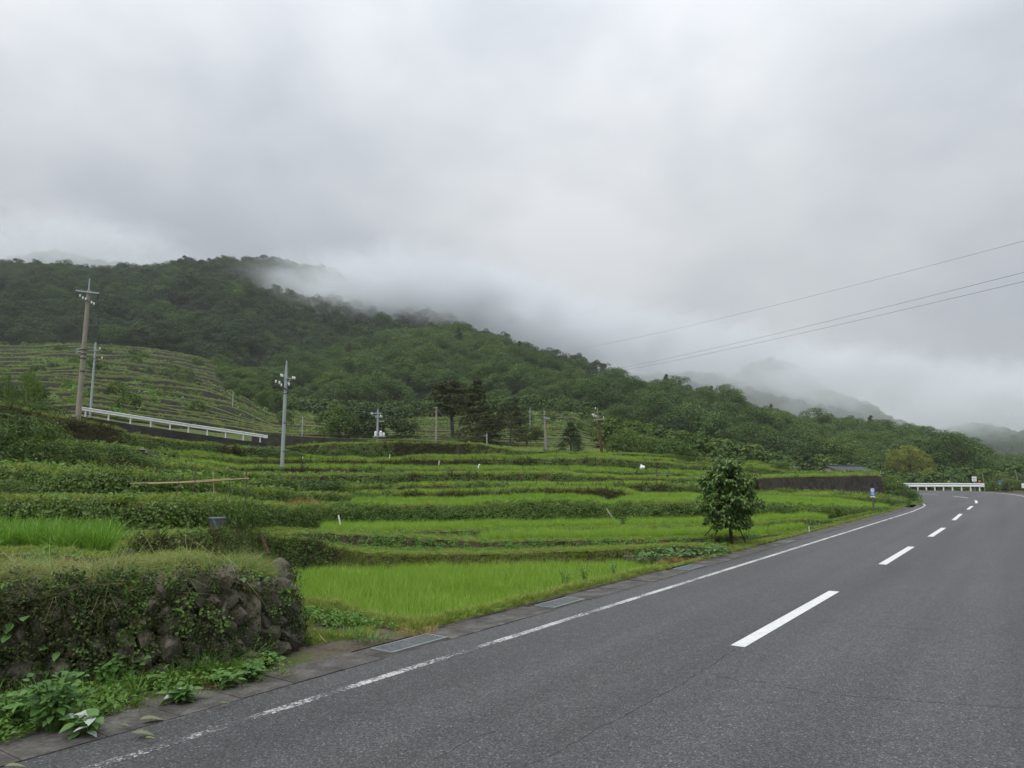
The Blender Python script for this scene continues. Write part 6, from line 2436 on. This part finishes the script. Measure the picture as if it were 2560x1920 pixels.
for i, (u, v, d, n, lf, lb) in enumerate(((45, 1560, 7.0, 6, .12, 'large round leaves high at the left end of the wall'), (190, 1580, 7.35, 7, .10, 'light green sprig on the left part of the wall'),
                                         (140, 1640, 7.15, 5, .10, 'star-shaped sprig low on the left of the wall'), (430, 1590, 7.9, 5, .08, 'heart-leaved sprig in the middle of the wall'),
                                         (470, 1540, 8.0, 5, .09, 'heart-leaved sprig above the grass clump'), (480, 1460, 8.0, 9, .10, 'leafy sprig under the lip of the wall'),
                                         (590, 1440, 8.2, 8, .10, 'sprig with long leaves beside the cap stone'), (620, 1480, 8.4, 9, .09, 'dark sprig among the stones right of the cap stone'),
                                         (300, 1560, 7.6, 6, .08, 'small creeper sprig in the shade of the wall'), (690, 1465, 8.7, 8, .08, 'leafy tuft at the top of the right corner'))):
    wall_sprig(lb, u, v, d, n, lf, 50 + i)


def grass_clump(label, u, v, z, n, h, seed, mat=None):
    r = np.random.default_rng(seed)
    mb = MB()
    base = np.zeros((n, 3))
    a, q = r.random(n) * 6.283, np.sqrt(r.random(n)) * .16
    base[:, 0], base[:, 1] = np.cos(a) * q * 1.6, np.sin(a) * q
    blades(mb, base, a + r.normal(0, .6, n), h * r.uniform(.6, 1.1, n), np.abs(r.normal(.75, .3, n)), .013 * r.uniform(.7, 1.2, n), 5, 1.7, 0, None, r)
    return link('grass_clump', mb.mesh('grass_clump', mat or M_PLANT), None, label, 'grass', None, None, G(u, v, z))


grass_clump('clump of long arching grass growing at the foot of the wall', 500, 1690, .02, 130, .40, 1)
grass_clump('smaller clump of arching grass left of the long one', 430, 1702, .02, 60, .26, 2)
grass_clump('tuft of grass on the bare earth beside the steel grating', 925, 1602, .02, 70, .12, 3)
grass_clump('bright grass tuft on the bare earth behind the wall corner', 860, 1592, .02, 90, .13, 4)
grass_clump('green tuft in the bare earth near the paddy lip', 820, 1552, .02, 90, .13, 5)
# a stick on the earth, fallen leaves on the gutter
a = G(785, 1572, .03)
mb = MB()
mb.tube([Vector((0, 0, 0)), G(800, 1590, .05) - a, G(815, 1606, .03) - a], [.010, .009, .006], 6)
link('stick', mb.mesh('stick', M_BAMBOO_POLE), None, 'dry stick lying on the bare earth by the wall corner', 'stick', None, None, a)
M_FALLEN = leaf_mat('fallen_leaf', (.13, .155, .07), (.23, .245, .13), .2, .2, .6)
for i, (u, v, L, az, lb) in enumerate(((348, 1798, .20, .6, 'large pale fallen leaf on the gutter lid below the weeds'), (328, 1832, .17, .3, 'pale ribbed fallen leaf on the edge of the asphalt'), (300, 1811, .08, .1, 'small pale leaf left of the large fallen leaf'),
                                       (362, 1844, .08, .4, 'small fallen leaf on the asphalt near the edge line'), (10, 1915, .13, .5, 'fallen leaf at the bottom left corner'), (505, 1736, .09, 2.6, 'curled pale leaf on the cut weeds by the gutter'),
                                       (548, 1757, .10, .5, 'thin fallen leaf on the gutter right of the cut weeds'))):
    mb = MB()
    big_leaf(mb, (0, 0, 0), (math.cos(az), math.sin(az), .05), (.1, 0, 1), L, L * .42, random.random(), .3, 0, 5)
    link('fallen_leaf', mb.mesh('fallen_leaf', M_FALLEN), None, lb, 'leaf', 'fallen leaves on the gutter', None, G(u, v, .045))


# concrete footpaths climbing between the terraces
M_PATH = noise_mat('path_concrete', [(.12, .115, .105), (.17, .165, .15)], 2, .9, 5, .3, 20)


def footpath(label, px, w):
    px = np.array(px, float)
    tt_ = np.linspace(0, 1, 12)
    ts_ = np.linspace(0, 1, len(px))
    pts = np.array([tuple(pick(np.interp(q, ts_, px[:, 0]), np.interp(q, ts_, px[:, 1]))) for q in tt_])
    s = np.concatenate([[0], np.cumsum(np.linalg.norm(np.diff(pts, axis=0), axis=1))])
    q = np.linspace(0, s[-1], 14)
    c = np.stack([np.interp(q, s, pts[:, i]) for i in range(3)], 1)
    mb = MB()
    V = []
    for p in c:
        V += [(p[0] - w / 2, p[1], p[2] + .07), (p[0] + w / 2, p[1], p[2] + .07), (p[0] + w / 2, p[1] - .02, p[2] - .1), (p[0] - w / 2, p[1] - .02, p[2] - .1)]
    F = [(4 * i, 4 * i + 1, 4 * i + 5, 4 * i + 4) for i in range(13)] + [(4 * i + 1, 4 * i + 2, 4 * i + 6, 4 * i + 5) for i in range(13)] + [(0, 3, 2, 1)]
    mb.add(V, F)
    link('footpath', mb.mesh('footpath', M_PATH), None, label, None, None, 'structure')


footpath('short grey concrete path between thicket and hedge', [(388, 1147), (368, 1138), (348, 1130), (335, 1125)], .9)

# ================================================================== the air
def volume_mat(name, dens, col=(1, 1, 1), aniso=0.0):
    m, t = new_mat(name)
    v = nn(t, 'ShaderNodeVolumePrincipled')
    v.inputs['Color'].default_value = (*col, 1)
    v.inputs['Density'].default_value = dens
    v.inputs['Anisotropy'].default_value = aniso
    out = t.nodes.new('ShaderNodeOutputMaterial')
    t.links.new(v.outputs[0], out.inputs['Volume'])
    return m, t, v


hz, _, _ = volume_mat('valley_haze', .00019, (.93, .96, 1.0))
mb = MB()
mb.box((0, 1500, 200), (6000, 4600, 440))
link('haze', mb.mesh('haze', hz), None, 'thin pale haze filling the valley air', None, None, 'stuff')


def mist_bank(label, c, radii, dens, seed, detail=3.0):
    m, t, v = volume_mat('mist_%02d' % seed, 0.0, (.90, .93, .96), .0)
    tc = nn(t, 'ShaderNodeTexCoord')
    sc_ = nn(t, 'ShaderNodeVectorMath', operation='DIVIDE')
    t.links.new(tc.outputs['Object'], sc_.inputs[0])
    sc_.inputs[1].default_value = radii
    ln = nn(t, 'ShaderNodeVectorMath', operation='LENGTH')
    t.links.new(sc_.outputs[0], ln.inputs[0])
    mp = nn(t, 'ShaderNodeMapping')
    mp.inputs['Location'].default_value = (seed * 3.1, seed * 1.7, seed * .9)
    mp.inputs['Scale'].default_value = (1, 1, 1.5)
    t.links.new(tc.outputs['Object'], mp.inputs['Vector'])
    n1 = noise_n(t, mp.outputs[0], .030, 6.0, .62, .8)
    fall = math_n(t, 'SUBTRACT', 1.0, ln.outputs['Value'])
    k = math_n(t, 'ADD', fall, math_n(t, 'MULTIPLY', math_n(t, 'SUBTRACT', n1, .5), 3.4))
    k = math_n(t, 'MULTIPLY', math_n(t, 'MAXIMUM', math_n(t, 'MINIMUM', k, 1.0), 0.0), math_n(t, 'MULTIPLY', fall, 2.2, True))
    t.links.new(math_n(t, 'MULTIPLY', k, dens), v.inputs['Density'])
    m.cycles.volume_step_rate = .6
    bm = bmesh.new()
    bmesh.ops.create_icosphere(bm, subdivisions=3, radius=1.0)
    for q in bm.verts:
        q.co = (q.co.x * radii[0], q.co.y * radii[1], q.co.z * radii[2])
    me = bpy.data.meshes.new('mist_bank')
    bm.to_mesh(me)
    bm.free()
    me.materials.append(m)
    return link('mist_bank', me, None, label, 'mist', 'low cloud on the mountains', 'stuff', c)


mist_bank('low cloud spilling over the right shoulder of the big mountain', P(990, 740, 385), (82, 66, 29), .060, 1)
mist_bank('thin cloud wisp trailing across the top of the big mountain', P(830, 702, 385), (50, 44, 22), .022, 2)
mist_bank('cloud bank behind the crest of the wooded spur', P(1190, 785, 415), (80, 70, 28), .06, 3)
mist_bank('cloud bank lying behind the falling crest of the spur', P(1480, 855, 440), (80, 70, 30), .05, 4)
mist_bank('thick cloud wrapping the peak behind the spur', P(1720, 885, 560), (110, 80, 40), .026, 5)
mist_bank('cloud lying right of the dark peak', P(2130, 945, 620), (110, 80, 38), .026, 6)
mist_bank('low cloud resting on the far mountain at the right', P(2420, 1000, 900), (190, 130, 62), .022, 7)
mist_bank('cloud hiding the faint peak beyond the left mountain', P(180, 625, 760), (150, 110, 42), .022, 8)
mist_bank('faint wisp across the dome of the big mountain', P(700, 680, 400), (40, 30, 13), .009, 9)
mist_bank('low wisp clinging to the slope under the main cloud', P(880, 770, 370), (40, 30, 11), .020, 11)
mist_bank('wisp hanging over the falling crest of the spur', P(1330, 845, 400), (46, 36, 14), .030, 12)
mist_bank('thin veil of mist in the fold behind the right end of the spur', P(1900, 985, 430), (110, 50, 24), .012, 13)
mist_bank('thin veil of mist at the far right behind the spur', P(2250, 1040, 430), (90, 50, 20), .010, 14)
mist_bank('cloud drawn across the dark peak behind the spur', P(1935, 915, 640), (95, 60, 34), .018, 15)
